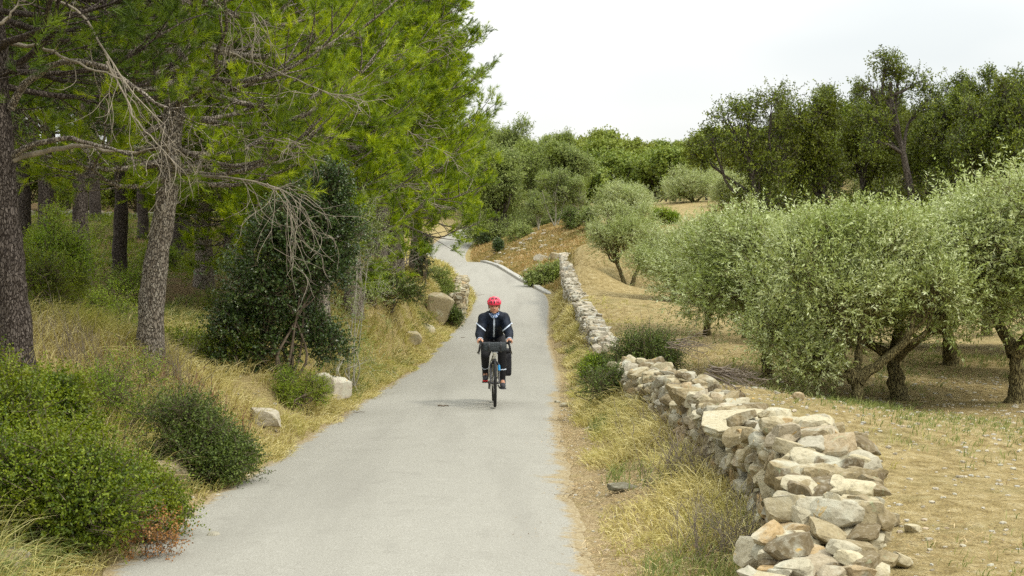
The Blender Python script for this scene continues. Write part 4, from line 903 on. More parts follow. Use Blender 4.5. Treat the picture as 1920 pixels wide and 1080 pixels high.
# left foreground
FL = 'bush_leaf'
bush('bush', 85, 1000, 9.1, lump(1.2, 1.0, .72, 40, 11, .22), 101, FL, 'stem', 'large bright green evergreen bush in the bottom left foreground', L=.024, W=.015, nsec=22, nsh=20, m=11, slen=.15, sig=.85, gap=.22, thin=.85, nst=14, rad=.008)
bush('bush', -60, 940, 9.6, lump(1.1, 1.0, .95, 34, 12, .24), 102, FL, 'stem', 'bright green bush cut by the photo\'s left edge', L=.024, W=.015, nsec=20, nsh=20, m=11, slen=.15, sig=.85, gap=.22, thin=.85, nst=10, rad=.008)
bush('bush', 225, 970, 9.9, lump(.8, .7, .42, 20, 13, .22), 103, FL, 'stem', 'low green bush with orange leaves at its foot by the road edge', L=.024, W=.015, nsec=20, nsh=20, m=11, slen=.15, sig=.85, gap=.22, thin=.85, nst=10, rad=.008)
bush('bush', 60, 850, 11.2, lump(1.3, 1.0, .85, 28, 14, .25), 104, FL, 'stem', 'green bush behind the large one, below the left-edge pine', L=.026, W=.016, nsec=18, nsh=18, m=10, slen=.08, nst=10, rad=.008)
bush('bramble', 378, 850, 12.6, lump(.95, .8, .38, 24, 15, .20), 105, 'bramble_leaf', 'stem', 'low dark green bramble mound reaching the road edge', L=.022, W=.015, nsec=18, nsh=16, m=9, slen=.15, sig=.85, gap=.25, nst=10, rad=.006, thin=.85)
bush('bramble', 330, 830, 12.6, lump(1.1, .8, .75, 14, 16, .33), 106, 'bramble_leaf', 'stem', 'loose green shrub between the bramble mound and the leaning pine', L=.022, W=.014, nsec=16, nsh=13, m=8, slen=.14, nst=10, rad=.006, gap=.15)
bush('shrub', 235, 790, 13.5, lump(1.2, .8, .8, 12, 17, .33), 107, 'lime_leaf', 'stem', 'airy yellow-green shrub in front of the leaning pine', L=.02, W=.012, nsec=14, nsh=11, m=7, slen=.16, nst=12, rad=.006, gap=.25)
bush('shrub', 370, 740, 14.5, lump(.8, .6, .62, 9, 18, .33), 108, 'bush_leaf', 'stem', 'thin shrub beside the bare reddish twigs', L=.02, W=.012, nsec=12, nsh=10, m=7, slen=.16, nst=12, rad=.006, gap=.25, thin=.7)
bush('bush', 275, 985, 9.2, lump(.8, .45, .24, 12, 19, .36), 109, 'red_leaf', 'stem', 'patch of rusty orange leaves at the foot of the green bush', L=.02, W=.014, nsec=12, nsh=5, m=4, slen=.06, nst=8, rad=.003, thin=.5, sig=.8)
bush('bush', 110, 590, 18.5, lump(1.0, 1.0, 1.7, 20, 20, .30), 110, 'lime_leaf', 'stem', 'tall yellow-green bush growing between the first two pine trunks', L=.022, W=.015, nsec=18, nsh=17, m=9, slen=.12, nst=10, rad=.01)
bush('bush', 60, 640, 16.5, lump(.9, .7, .8, 12, 21, .32), 111, 'bush_leaf', 'stem', 'green bush right of the left-edge pine\'s foot', L=.02, W=.013, nsec=14, nsh=14, m=8, nst=8, rad=.008)
bush('shrub', 430, 640, 19.5, lump(1.0, .8, .7, 10, 22, .32), 112, 'bush_leaf', 'stem', 'low weedy shrub at the left foot of the dark holm oak', L=.026, W=.015, nsec=12, nsh=12, m=7, gap=.15)
bush('shrub', 556, 675, 19, lump(.8, .7, .5, 10, 23, .32), 113, 'lime_leaf', 'stem', 'low yellow-green shrub at the right foot of the dark holm oak', L=.026, W=.013, nsec=12, nsh=12, m=7, gap=.15)
r = np.random.default_rng(31)
for i, (x, d, lf, lab) in enumerate([(200, 21, 'lime_leaf', 'low green clump behind the reddish dark trunk'), (350, 21, 'bush_leaf', 'low green clump right of the leaning pine'), (240, 27, 'lime_leaf', 'yellow-green seedling clump near the dark straight trunk'), (420, 26, 'bush_leaf', 'green clump left of the holm oak further back'),
    (290, 33, 'lime_leaf', 'small bright clump on the brown forest floor, middle distance'), (130, 31, 'bush_leaf', 'green clump by the far pines at the left'), (30, 22, 'lime_leaf', 'yellow-green undergrowth behind the left-edge pine'), (380, 36, 'bush_leaf', 'undergrowth clump below the terrace wall right part'),
    (210, 40, 'lime_leaf', 'undergrowth clump below the terrace wall middle'), (60, 38, 'bush_leaf', 'undergrowth clump below the terrace wall left part'), (625, 33, 'lime_leaf', 'light green undergrowth left of the trunk cluster'), (770, 40, 'bush_leaf', 'green undergrowth right of the trunk cluster')]):
    bush('shrub', x, 500, d, lump(1.3, .9, r.uniform(.45, .8), 12, 400 + i, .28), 420 + i, lf, 'stem', lab, L=.03, W=.02, nsec=10, nsh=10, m=6, slen=.16, sig=.8, nst=6, rad=.006, gap=.2)
ub = bush('shrub', 20, 500, 52, lump(2.2, 1.6, 2.0, 16, 470, .3), 471, 'bush_leaf', 'stem', None, L=.07, W=.04, nsec=12, nsh=14, m=6, slen=.2, sig=.6, nst=6, rad=.02)
for i in range(26):
    place(ub, G(-20 + (i % 13) * 58 + r.normal(0, 14), 400, 53 + (i // 13) * 9 + r.normal(0, 1.5)), r.uniform(0, 6), r.uniform(.8, 1.4), label='green undergrowth bush beyond the terrace wall in the pine wood', cat='shrub', group='undergrowth beyond the terrace wall')
# right verge
bush('shrub', 1212, 705, 20.6, lump(.95, .8, .72, 20, 24, .26), 114, 'bramble_leaf', 'stem', 'dark green shrub growing over the gap in the stone wall', L=.028, W=.015, nsec=14, nsh=13, m=8, slen=.22, sig=.8, gap=.15, up=.7, nst=12, rad=.006)
bush('shrub', 1140, 735, 18.7, lump(.6, .5, .45, 10, 25, .34), 115, 'bramble_leaf', 'stem', 'small dark shrub at the foot of the wall beside the verge', L=.026, W=.014, nsec=12, nsh=10, m=8, nst=8, rad=.006, sig=.8, gap=.2, slen=.18)
bush('shrub', 1108, 665, 23.5, lump(.34, .3, .40, 7, 26, .38), 116, 'lime_leaf', 'stem', 'small lime green shrub against the end of the far wall', L=.03, W=.022, nsec=12, nsh=9, m=7, nst=6, rad=.006)
bush('shrub', 1135, 655, 23.5, lump(.4, .3, .40, 7, 27, .38), 117, 'bramble_leaf', 'stem', 'small dark shrub right beside the lime green one', L=.03, W=.018, nsec=10, nsh=9, m=7, nst=6, rad=.006)
for i, (x, y, d, w_, h, lf, lab) in enumerate([(1045, 545, 66, 1.8, .75, 'grey_leaf', 'green shrub at the kerb end of the orange bank'), (1018, 545, 66, 1.6, .5, 'grey_leaf', 'low dark shrub just above the kerb end'), (933, 480, 92, .5, .9, 'holm_leaf', 'tiny dark shrub in the orange grass of the bank'),
    (975, 450, 97, 2.2, 1.2, 'grey_leaf', 'grey shrub on top of the orange bank left'), (1065, 445, 90, 1.8, 1.2, 'bramble_leaf', 'dark shrub on top of the bank near the far wall'), (1100, 440, 88, 1.5, 1.4, 'grey_leaf', 'grey-green shrub beside the V-trunked olive'),
    (1240, 420, 84, 2.0, .8, 'lime_leaf', 'low yellowish shrub on the ochre mound'), (1345, 415, 78, 2.4, .9, 'red_leaf', 'orange-leaved shrub under the leaning cork oak'), (903, 452, 106, 1.6, 1.2, 'holm_leaf', 'dark shrub at the foot of the round grey-green tree'),
    (1560, 425, 68, 2.4, .6, 'red_leaf', 'rusty low shrub below the dense cork oak'), (985, 425, 112, 2.6, 1.6, 'stemmy', 'bare greyish thicket between the bend trees')]):
    bush('shrub', x, y, d, lump(w_, w_ * .7, h, 8, 200 + i, .40), 300 + i, 'grey_leaf' if lf == 'stemmy' else lf, 'stem', lab, L=.09, W=.05, nsec=12, nsh=14, m=5, slen=.2, nst=4, rad=.03, thin=.5 if lf in ('stemmy', 'red_leaf') else 1)

# bare reddish twigs, wispy stems, brushwood on the wall
def stalks(name, px_, py_, d, n, w_, h, seed, matn, label, cat, th=.004, curl=.12, flat=False, lv=1):
    r = np.random.default_rng(seed); b = MB(); o = G(px_, py_, d)
    p0 = np.stack([r.normal(0, w_ / 2, n), r.normal(0, w_ / 2, n), np.full(n, 0.0)], 1)
    for i in range(n): p0[i, 2] = H1(p0[i, 0] + o[0], p0[i, 1] + o[1]) - o[2] - .03 if not flat else r.uniform(0, .12)
    D = nrm(np.stack([r.normal(0, .25, n), r.normal(0, .25, n), np.full(n, 1.)], 1)) if not flat else nrm(np.stack([r.normal(.9, .3, n), r.normal(-.8, .4, n), r.normal(-.12, .12, n)], 1))
    W1 = walk(p0, D, h * r.uniform(.5, 1.1, n), 9, r, curl, 0, 0); V, Fc = tubes(W1, np.repeat(np.linspace(th, th * .4, 9)[None], n, 0), 4); b.add(V, Fc, .5)
    twigs(b, W1, r, 4, h * .3, -.05 if not flat else 0, th * .6, lv, curl * 1.5)
    ob = b.build(name, M[matn], None, o); return tag(ob, label, cat)
M['red_twig'] = plain('reddish twig', (.20, .085, .06), .8, nscale=10)
M['grey_twig'] = plain('grey twig', (.20, .165, .13), .9, nscale=10, namp=.4)
stalks('bare_twigs', 385, 735, 14.3, 26, .55, .75, 1, 'red_twig', 'clump of bare reddish upright twigs in the dry grass', 'twigs', .0045)
stalks('bare_twigs', 345, 720, 15, 16, .5, .7, 2, 'red_twig', 'smaller clump of bare reddish twigs near the leaning pine', 'twigs', .004)
stalks('bare_twigs', 1225, 640, 20.4, 12, .4, 1.0, 3, 'stem', 'thin leggy shoots rising out of the dark shrub on the wall', 'twigs', .004)
stalks('dead_brush', 1290, 900, 11.4, 60, .35, .5, 4, 'grey_twig', 'grey tangle of dry twigs at the foot of the near wall', 'brush', .003, .25)
stalks('dead_brush', 1370, 1010, 9.0, 70, .35, .45, 5, 'grey_twig', 'dry grey brush at the lower end of the near wall', 'brush', .0025, .25)
stalks('dead_brush', 1240, 790, 14.6, 40, .3, .5, 6, 'grey_twig', 'thin brown dead weeds halfway along the near wall', 'brush', .003, .2)
bw = stalks('brushwood', 1335, 712, 16.4, 22, .10, .6, 7, 'grey_twig', 'bundle of cut branches lying on the field side of the wall', 'brush', .008, .10, True); bw.location.z += .35
bw = stalks('brushwood', 1262, 692, 18.6, 14, .10, .5, 8, 'grey_twig', 'cut twigs lying on the wall top beside the dark shrub', 'brush', .007, .10, True); bw.location.z += .45
stalks('dead_brush', 330, 690, 15.8, 46, .28, .5, 9, 'grey_twig', 'grey dead brush at the foot of the leaning pine', 'brush', .003, .2)
stalks('dead_brush', 180, 700, 15, 60, .6, .6, 10, 'grey_twig', 'grey dead brush between the first two pines', 'brush', .003, .2)

# ------------------------------------------------------------------ grass and litter
def scatter(n, x0, x1, y0, y1, r, dens=None, rel='road'):
    """points: x measured from the road centre (rel road) or absolute"""
    y = r.uniform(y0, y1, n); x = r.uniform(x0, x1, n)
    if rel == 'road': xx = x + road_x(y)
    elif rel == 'wall': xx = x + wall_x(y)
    else: xx = x
    k = np.ones(n, bool)
    if dens is not None: k = r.uniform(size=n) < dens(x, y, xx)
    return xx[k], y[k]
def blades(mb, x, y, h, wd, r, lean=.5, wind=(.25, -.1), mat_=0, rnd=None, per=1, clump=.03):
    x = np.repeat(x, per); y = np.repeat(y, per); h = np.repeat(h, per) * r.uniform(.45, 1.15, len(x)); wd = np.repeat(wd, per)
    x = x + r.normal(0, clump, len(x)) * np.maximum(1, h * 2); y = y + r.normal(0, clump, len(y)) * np.maximum(1, h * 2)
    b = np.stack([x, y, H(x, y) - .01], -1); a = r.uniform(0, 6.283, len(x)); l = r.uniform(.1, 1, len(x)) * lean
    d = np.stack([np.cos(a) * l + wind[0] * lean, np.sin(a) * l + wind[1] * lean, np.ones(len(x))], -1)
    s = perp(nrm(d), r) * (wd / 2)[:, None]; hh = h[:, None]
    p1 = b + d * hh * .45; p2 = b + nrm(d * [1, 1, .55]) * hh * .8; p3 = b + nrm(d * [1.5, 1.5, .55]) * hh * 1.02
    V = np.stack([b - s, b + s, p1 + s * .9, p1 - s * .9, p2 + s * .6, p2 - s * .6, p3], 1); n = len(x)
    i = np.arange(n)[:, None] * 7; rn = r.uniform(0, 1, n) if rnd is None else np.repeat(rnd, per) * .5 + r.uniform(0, 1, n) * .5
    off = mb.n
    mb.add(V.reshape(-1, 3), i + np.array([[0, 1, 2, 3]]), rn, mat_)
    mb.b.append((np.zeros((0, 3)), off + i + np.array([[3, 2, 4, 5]]), rn, np.full(n, mat_), np.zeros(n, bool)))
    mb.b.append((np.zeros((0, 3)), off + i + np.array([[5, 4, 6]]), rn, np.full(n, mat_), np.zeros(n, bool)))
def cn_(x, y, f, s): return noise3(np.stack([x, y, x * 0], -1), f, s)
r = np.random.default_rng(77); mb = MB()
# left bank: tall dry grass, dense to the road edge
x, y = scatter(52000, -5.6, -1.5, 7, 50, r, lambda a, b, c: np.clip(.75 + cn_(c, b, 1.2, 1), 0, 1) * np.interp(b, [7, 20, 46], [.85, 1, .6]) * np.where(b > 14, np.interp(a, [-5.2, -4.2, -3.2], [.06, .4, 1]), np.interp(a, [-5.2, -3.6, -2.2], [.5, .9, 1])))
hh = .30 * np.interp(x - road_x(y), [-4, -2.2, -1.8, -1.5], [1.0, 1.0, .85, .5]) * (1 + .4 * cn_(x, y, .8, 2))
blades(mb, x, y, hh, .0035 + .00025 * y, r, .7, (.5, -.3), per=5)
tag(mb.build('dry_grass', M['grass']), 'tall pale dry grass leaning over the left bank of the road', kind='stuff')
mb = MB()
x, y = scatter(9000, -6, -1.6, 7, 40, r, lambda a, b, c: np.clip(cn_(c, b, .7, 5) * 1.6, 0, 1))
blades(mb, x, y, np.full(len(x), .24), .004 + .0003 * y, r, .6, per=4)
x, y = scatter(700, -3.6, -1.7, 7.2, 9.2, r); blades(mb, x, y, np.full(len(x), .42), np.full(len(x), .005), r, .9, (.5, .1), per=4)
x, y = scatter(9000, -14, -4.2, 13, 48, r, lambda a, b, c: np.clip(.3 + cn_(c, b, .6, 6), 0, 1))
blades(mb, x, y, np.full(len(x), .2), .005 + .0003 * y, r, .8, per=3)
x, y = scatter(14000, .1, 11, 8, 27, r, lambda a, b, c: np.clip(cn_(c, b, .45, 7) * 1.3 - .10 + .35 * np.exp(-((b - 15.5) / 2.5) ** 2), 0, 1), 'wall')
blades(mb, x, y, np.full(len(x), .10), .003 + .0003 * y, r, .5, per=4)
x, y = scatter(5500, -1.2, -.15, 8, 40, r, lambda a, b, c: np.clip(cn_(c, b, 1.6, 8) * 1.2, 0, 1) * (c - road_x(b) > 1.85), 'wall')
blades(mb, x, y, np.full(len(x), .2), .003 + .0003 * y, r, .6, per=4)
x, y = scatter(2600, -1.6, 1.6, 19, 21.5, r, lambda a, b, c: (np.hypot(c - G(1605, 768, 19.5)[0], b - 19.5) < .5) * .8, 'x') if False else (r.normal(G(1605, 768, 19.3)[0], .3, 500), r.normal(19.2, .25, 500))
blades(mb, x, y, np.full(len(x), .16), np.full(len(x), .008), r, .5, per=3)
tag(mb.build('green_grass', M['green_grass']), 'thin green grass and weeds on the verges and the orchard floor', kind='stuff')
mb = MB()
# long stalks in the bottom left corner
x, y = scatter(900, -5, -1.9, 8, 14, r); blades(mb, x, y, np.full(len(x), .5), np.full(len(x), .0045), r, .7, (.4, 0), per=4)
x, y = scatter(2600, -1.75, -1.38, 8, 44, r, lambda a, b, c: np.clip(cn_(c, b, 2.0, 41) * 1.5, 0, 1)); blades(mb, x, y, np.full(len(x), .16), .003 + .0003 * y, r, 1.0, (.6, -.2), per=5)
# right verge: dry grass and dead straw between road and wall
x, y = scatter(30000, 1.72, 3.4, 8, 58, r, lambda a, b, c: np.where(c < wall_x(b) - .22, np.clip(.45 + cn_(c, b, 1.5, 11) + (a - 2.2) * .7, 0, 1), 0))
hh = np.interp(wall_x(y) - x, [0, .5, 1.2], [.46, .28, .08])
blades(mb, x, y, hh, .003 + .00025 * y, r, .9, (-.3, -.3), per=5)
x, y = scatter(2200, -.62, -.22, 8.5, 19, r, lambda a, b, c: np.clip(.45 + cn_(c, b, 1.4, 51), 0, 1), 'wall'); blades(mb, x, y, np.full(len(x), .28), np.full(len(x), .005), r, 1.0, (-.2, -.2), per=5)
x, y = scatter(5000, .15, 3, 8, 50, r, lambda a, b, c: np.clip(.1 + cn_(c, b, .8, 12), 0, 1) * np.interp(a, [0, .5, 3], [.9, .5, .15]), 'wall')
blades(mb, x, y, np.full(len(x), .12), .003 + .0003 * y, r, .8, per=4)
x, y = scatter(16000, -4.2, -1.5, 46, 100, r); blades(mb, x, y, np.full(len(x), .28), np.full(len(x), .03), r, .7, per=2)
tag(mb.build('dry_grass', M['grass']), 'bleached dry grass along the right verge and wall foot', kind='stuff')
M['orange_grass'] = leafmat('orange grass', [(.15, .15, .045), (.34, .25, .09), (.50, .33, .15), (.60, .50, .27)], big=(.20, .19, .05), trans=.25, rough=.8, spec=.1, scale=.35)
mb = MB()
x, y = scatter(32000, 1.9, 9, 58, 108, r, lambda a, b, c: (c < wall_x(b) + .3) | (b > 64)); x, y = x[x < 5.5 + (y - 60) * .05], y[x < 5.5 + (y - 60) * .05]
blades(mb, x, y, np.full(len(x), .26) * (1 + .5 * cn_(x, y, .5, 3)), np.full(len(x), .035), r, .9, per=2)
x, y = scatter(8000, 1, 26, 64, 80, r, None, 'x'); blades(mb, x, y, np.full(len(x), .35), np.full(len(x), .04), r, .9, per=1)
tag(mb.build('orange_grass', M['orange_grass']), 'orange and ochre dry herbs covering the far right bank', kind='stuff')
# fallen straw and needles
mb = MB()
def litter(x, y, L, W, r, dz=.012):
    n = len(x); a = r.uniform(0, 6.283, n); on = np.clip(1 - (np.abs(x - road_x(y)) / HW) ** 2, 0, 1); z = H(x, y) + dz * (.6 + .4 * (on <= 0)) + np.minimum(on * .025, .012) + r.uniform(0, .02, n) * np.where(on > 0, .3, 1)
    c = np.stack([x, y, z], -1); d = np.stack([np.cos(a), np.sin(a), r.normal(0, .16, n)], -1) * (L * r.uniform(.4, 1.1, n))[:, None]; s = np.stack([-np.sin(a), np.cos(a), np.zeros(n)], -1) * (W / 2)[:, None]
    V = np.stack([c - d / 2 - s, c + d / 2 - s * .4, c + d / 2 + s * .4, c - d / 2 + s], 1)
    mb.add(V.reshape(-1, 3), np.arange(n * 4).reshape(n, 4), r.uniform(0, 1, n))
x, y = scatter(95000, .95, 3.4, 7.5, 44, r, lambda a, b, c: np.clip(.35 + cn_(c, b, 2.2, 21) + np.interp(a, [.95, 1.3, 1.6, 2.0], [-1.1, -.45, .1, .35]), 0, 1) * (c < wall_x(b) - .2) * np.interp(b, [8, 20, 40], [1, .6, .35]))
litter(x, y, np.full(len(x), .07), .003 + .0002 * y, r)
x, y = scatter(14000, -1.95, -1.25, 7.5, 40, r, lambda a, b, c: np.clip(.5 + cn_(c, b, 2.2, 22) + np.interp(a, [-1.6, -1.25], [.2, -.75]), 0, 1)); litter(x, y, np.full(len(x), .06), .003 + .0002 * y, r)
x, y = scatter(70000, .1, 12, 7.5, 30, r, lambda a, b, c: np.clip(.2 + cn_(c, b, .9, 23), 0, 1), 'wall'); litter(x, y, np.full(len(x), .07), .004 + .0003 * y, r)
x, y = scatter(20000, -16, -3.5, 13, 50, r, lambda a, b, c: np.clip(.6 + cn_(c, b, .9, 24), 0, 1)); litter(x, y, np.full(len(x), .12), .006 + .0004 * y, r)
x, y = scatter(900, -1.5, 1.5, 7.5, 30, r); litter(x, y, np.full(len(x), .035), .004 + .0002 * y, r)
tag(mb.build('straw_litter', M['straw']), 'fallen pine needles, straw and leaf bits on the verges', kind='stuff')
# gravel
mb = MB(); V0, F0 = ROCKS[1][2]; V1, F1 = ROCKS[1][5]
def pebbles(x, y, s0, s1, r):
    z = H(x, y)
    for i in range(len(x)):
        s = r.uniform(s0, s1) * (.6 + .03 * y[i]); q = V0 if i % 2 else V1; a = r.uniform(0, 6.28); c_, s_ = math.cos(a), math.sin(a)
        mb.add((q * [s, s * r.uniform(.5, .9), s * .45]) @ np.array([[c_, s_, 0], [-s_, c_, 0], [0, 0, 1]]) + [x[i], y[i], z[i] + s * .15], F0 if i % 2 else F1, r.uniform())
x, y = scatter(3200, .2, 10, 7.5, 24, r, None, 'wall'); pebbles(x, y, .008, .032, r)
x, y = scatter(700, 1.3, 2.8, 8, 24, r); pebbles(x, y, .006, .022, r)
x, y = scatter(260, -3.2, -1.45, 8, 24, r); pebbles(x, y, .006, .03, r)
x, y = scatter(260, 2.2, 6, 62, 95, r); pebbles(x, y, .03, .07, r)
tag(mb.build('gravel', M['stone_far']), 'scattered pebbles on the orchard soil and road margins', kind='stuff')
# weeds of the forest floor
mb = MB(); x, y = scatter(9000, -16, -3.3, 12, 52, r, lambda a, b, c: np.clip(cn_(c, b, .55, 31) * 1.4 + .15, 0, 1)); n = len(x)
pt = np.stack([x, y, H(x, y)], -1); pt = np.repeat(pt, 4, 0) + r.normal(0, .09, (n * 4, 3)) * [1, 1, .4] + [0, 0, .06]
D = nrm(r.normal(0, .5, pt.shape) + [0, 0, 1]); V, Fc, rn = shoots(pt, D, np.full(len(pt), .16), 8, .028 + .0005 * np.repeat(np.repeat(y, 4), 8), .016 + .0004 * np.repeat(np.repeat(y, 4), 8), .6, r)
mb.add(V, Fc, rn); tag(mb.build('ground_weeds', M['bush_leaf']), 'low green weeds on the brown forest floor', kind='stuff')
# sticks lying on the asphalt
def stick(px_, py_, d, L, rz, rad, label):
    p = P(px_, py_, d); r = np.random.default_rng(int(px_)); b = MB(); W1 = walk(np.array([[0, 0, 0.]]), np.array([[math.cos(rz), math.sin(rz), 0.]]), np.array([L]), 8, r, .05); W1[..., 2] = r.uniform(0, .01, 8)
    V, Fc = tubes(W1, np.linspace(rad, rad * .6, 8)[None], 6); b.add(V, Fc, .5)
    o = b.build('twig', M['stem'], None, (p[0] - math.cos(rz) * L / 2, d, float(road_z(d)) + .03 + rad)); tag(o, label, 'twig')
stick(831, 772, 20.6, .16, .05, .012, 'short thick brown twig lying on the asphalt in front of the bicycle')
stick(673, 790, 19.6, .17, .3, .006, 'thin crooked twig on the asphalt near the left verge')
stick(868, 632, 41, .12, .2, .01, 'tiny dark twig on the asphalt left of the rider')
stick(900, 544, 60, 1.1, .8, .012, 'long thin stick lying across the left edge of the road at the bend')
# ------------------------------------------------------------------ bicycle and rider
M['tyre'] = plain('tyre rubber', (.02, .02, .02), .8, nscale=30, namp=.3)
M['black'] = plain('black alloy', (.025, .025, .028), .4, spec=.5)
M['steel'] = plain('steel', (.55, .55, .55), .3, metal=1.0)
M['frame_paint'] = plain('pale cream frame paint', (.62, .60, .50), .3, spec=.5)
M['blue_paint'] = plain('blue decal paint', (.03, .30, .65), .35)
M['bag_mesh'] = plain('grey bag fabric', (.045, .052, .056), .9, nscale=60, namp=.8, bstr=.4)
M['bag_black'] = plain('black bag fabric', (.022, .022, .026), .75, nscale=14, namp=.5, bstr=.3)
M['skin'] = plain('skin', (.52, .27, .17), .55, spec=.3, nscale=20, namp=.12)
M['jacket'] = plain('black shell jacket', (.008, .013, .024), .65, spec=.22, nscale=11, namp=.6, bstr=.5)
M['tights'] = plain('black tights', (.012, .012, .014), .8)
M['reflect'] = plain('reflective silver tape', (.62, .70, .82), .4)
M['scarf'] = None
m = mat('blue patterned scarf'); t = m.node_tree; tcn = N(t, 'ShaderNodeTexCoord'); vv = noisen(t, 55, 2, .5, tcn.outputs['Object'])
finish(t, rampn(t, [(.40, (.62, .70, .85)), (.52, (.20, .33, .62)), (.62, (.05, .09, .22))], vv), .8); M['scarf'] = m
M['helmet'] = plain('red pink helmet shell', (.80, .045, .10), .35, spec=.5)
M['shoe'] = plain('dark grey shoe', (.05, .052, .06), .7, nscale=25, namp=.4)
M['red'] = plain('red shoe sole', (.65, .03, .03), .6)
M['lip'] = plain('lip', (.36, .12, .09), .6); M['eye'] = plain('dark eye', (.03, .02, .015), .4)
M['hair'] = plain('dark brown hair', (.05, .03, .02), .7, nscale=40, namp=.4)

def capsule(mb, a, b, ra, rb, n=14, mat_=0, rings=5):
    a, b = np.array(a, float), np.array(b, float); ax = nrm(b - a); k1 = np.linspace(-1, 0, rings, endpoint=False); k2 = np.linspace(0, 1, rings + 1)[1:]
    th = k1 * np.pi / 2; pts = [a + ax * ra * math.sin(x) for x in th] + [a, b] + [b + ax * rb * math.sin(x * np.pi / 2) for x in k2]
    rr = [max(1e-4, ra * math.cos(x)) for x in th] + [ra, rb] + [max(1e-4, rb * math.cos(x * np.pi / 2)) for x in k2]
    ref = np.array([0, 0, 1.]) if abs(ax[2]) < .8 else np.array([1., 0, 0]); u = nrm(np.cross(ax, ref)); v = np.cross(ax, u); an = np.arange(n) * 2 * np.pi / n
    P_ = np.array(pts)[:, None] + np.array(rr)[:, None, None] * (u * np.cos(an)[:, None] + v * np.sin(an)[:, None]); K = len(pts)
    i = np.arange(K - 1)[:, None] * n + np.arange(n); j = np.arange(K - 1)[:, None] * n + (np.arange(n) + 1) % n
    mb.add(P_, np.stack([i, j, j + n, i + n], -1).reshape(-1, 4), .5, mat_, True)
    for base_, rev in ((0, 0), ((K - 1) * n, 1)):
        mb.add(np.vstack([P_.reshape(-1, 3)[base_:base_ + n]]), [[0, (q + 1) % n, q] if False else [0, q, q + 1] for q in range(1, n - 1)], .5, mat_, True)
def chain(mb, pts, rads, **k):
    for a, b, ra, rb in zip(pts[:-1], pts[1:], rads[:-1], rads[1:]): capsule(mb, a, b, ra, rb, **k)
def ell(mb, c, rad, rot=(0, 0, 0), sub=3, mat_=0):
    V, Fc = ico(sub); mb.add((V * np.array(rad)) @ rotm(*rot).T + np.array(c), Fc, .5, mat_, True)
def remesh(o, vox, it=3):
    md = o.modifiers.new('r', 'REMESH'); md.mode = 'VOXEL'; md.voxel_size = vox; md.use_smooth_shade = True
    if it: s = o.modifiers.new('s', 'SMOOTH'); s.factor = .5; s.iterations = it
def boxm(mb, c, d, rot=(0, 0, 0), mat_=0, bev=.15):
    V, Fc = ico(3); V = np.sign(V) * np.abs(V) ** bev; mb.add((V * np.array(d) / 2) @ rotm(*rot).T + np.array(c), Fc, .5, mat_, True)
def ring(mb, c, R_, r_, n=48, k=10, mat_=0, squash=1.0, steer=0):
    a = np.arange(n) * 2 * np.pi / n; b = np.arange(k) * 2 * np.pi / k
    x = (R_ + r_ * np.cos(b)[None]) * np.cos(a)[:, None]; z = (R_ + r_ * np.cos(b)[None]) * np.sin(a)[:, None]; y = np.repeat(r_ * squash * np.sin(b)[None], n, 0)
    V = np.stack([x, y, z], -1) + np.array(c); i = np.arange(n)[:, None] * k + np.arange(k); j = np.arange(n)[:, None] * k + (np.arange(k) + 1) % k
    i2 = ((np.arange(n) + 1) % n)[:, None] * k + np.arange(k); j2 = ((np.arange(n) + 1) % n)[:, None] * k + (np.arange(k) + 1) % k
    mb.add(V, np.stack([i, j, j2, i2], -1).reshape(-1, 4), .5, mat_, True)
DB = 20.35; pf_ = P(928, 763, DB); YAW = -math.pi / 2 + .035
bz = float(road_z(DB + .5)) + .033
def place_root(o):
    # local +x is the direction of travel; the front contact point (1.03, 0, 0) lands on the photographed spot
    c, s = math.cos(YAW), math.sin(YAW); o.location = (pf_[0] - 1.03 * c, DB - 1.03 * s, bz); o.rotation_euler = (0, -math.atan2(float(road_z(DB)) - float(road_z(DB + 1.03)), 1.03), YAW)
bike = thing('bicycle', (0, 0, 0), 0, 'drop-bar touring bicycle with pale frame and blue fork mark, under the cyclist', 'bicycle'); place_root(bike)
def part(name, mb, m, parent=None, vox=None, it=3): 
    o = mb.build(name, m, parent if parent is not None else bike)
    if vox: remesh(o, vox, it)
    return o
for wx in (0, 1.03):
    wr = MB(); chain(wr, [(wx, -.05, .35), (wx, .05, .35)], [.018, .018]); wo = part('wheel', wr, M['black'])
    b = MB(); ring(b, (wx, 0, .35), .329, .021, mat_=0); part('tyre', b, M['tyre'], wo)
    b = MB(); ring(b, (wx, 0, .35), .302, .014, squash=.9); part('rim', b, M['black'], wo)
    b = MB(); r = np.random.default_rng(3)
    for q in range(28):
        a = q * 2 * math.pi / 28; sy = .028 if q % 2 else -.028; b.add(*tubes([(wx + .015 * math.cos(a + 1), sy, .35 + .015 * math.sin(a + 1)), (wx + .3 * math.cos(a), 0, .35 + .3 * math.sin(a))], [.001, .001], 3))
    part('spokes', b, M['steel'], wo)
    b = MB(); ring(b, (wx, .045, .35), .07, .006, n=28, k=6, squash=.3); part('brake_disc', b, M['steel'], wo)
BB = (.44, 0, .275); ST = (.27, 0, .76); HT = (.80, 0, .83); HB = (.845, 0, .67)
b = MB()
for a, c, ra in [(BB, ST, .017), (ST, (.795, 0, .80), .016), (BB, HB, .024), (HB, HT, .023)]: chain(b, [a, c], [ra, ra])
for s in (-1, 1):
    chain(b, [BB, (.3, s * .055, .31), (0, s * .065, .35)], [.011, .011, .009]); chain(b, [(.285, 0, .72), (.2, s * .05, .6), (0, s * .065, .35)], [.009, .008, .008])
part('frame', b, M['frame_paint'])
b = MB(); chain(b, [HB, (.86, 0, .63)], [.025, .03])
for s in (-1, 1): chain(b, [(.86, s * .02, .645), (.885, s * .058, .60), (.95, s * .06, .48), (1.03, s * .06, .35)], [.018, .017, .014, .011])
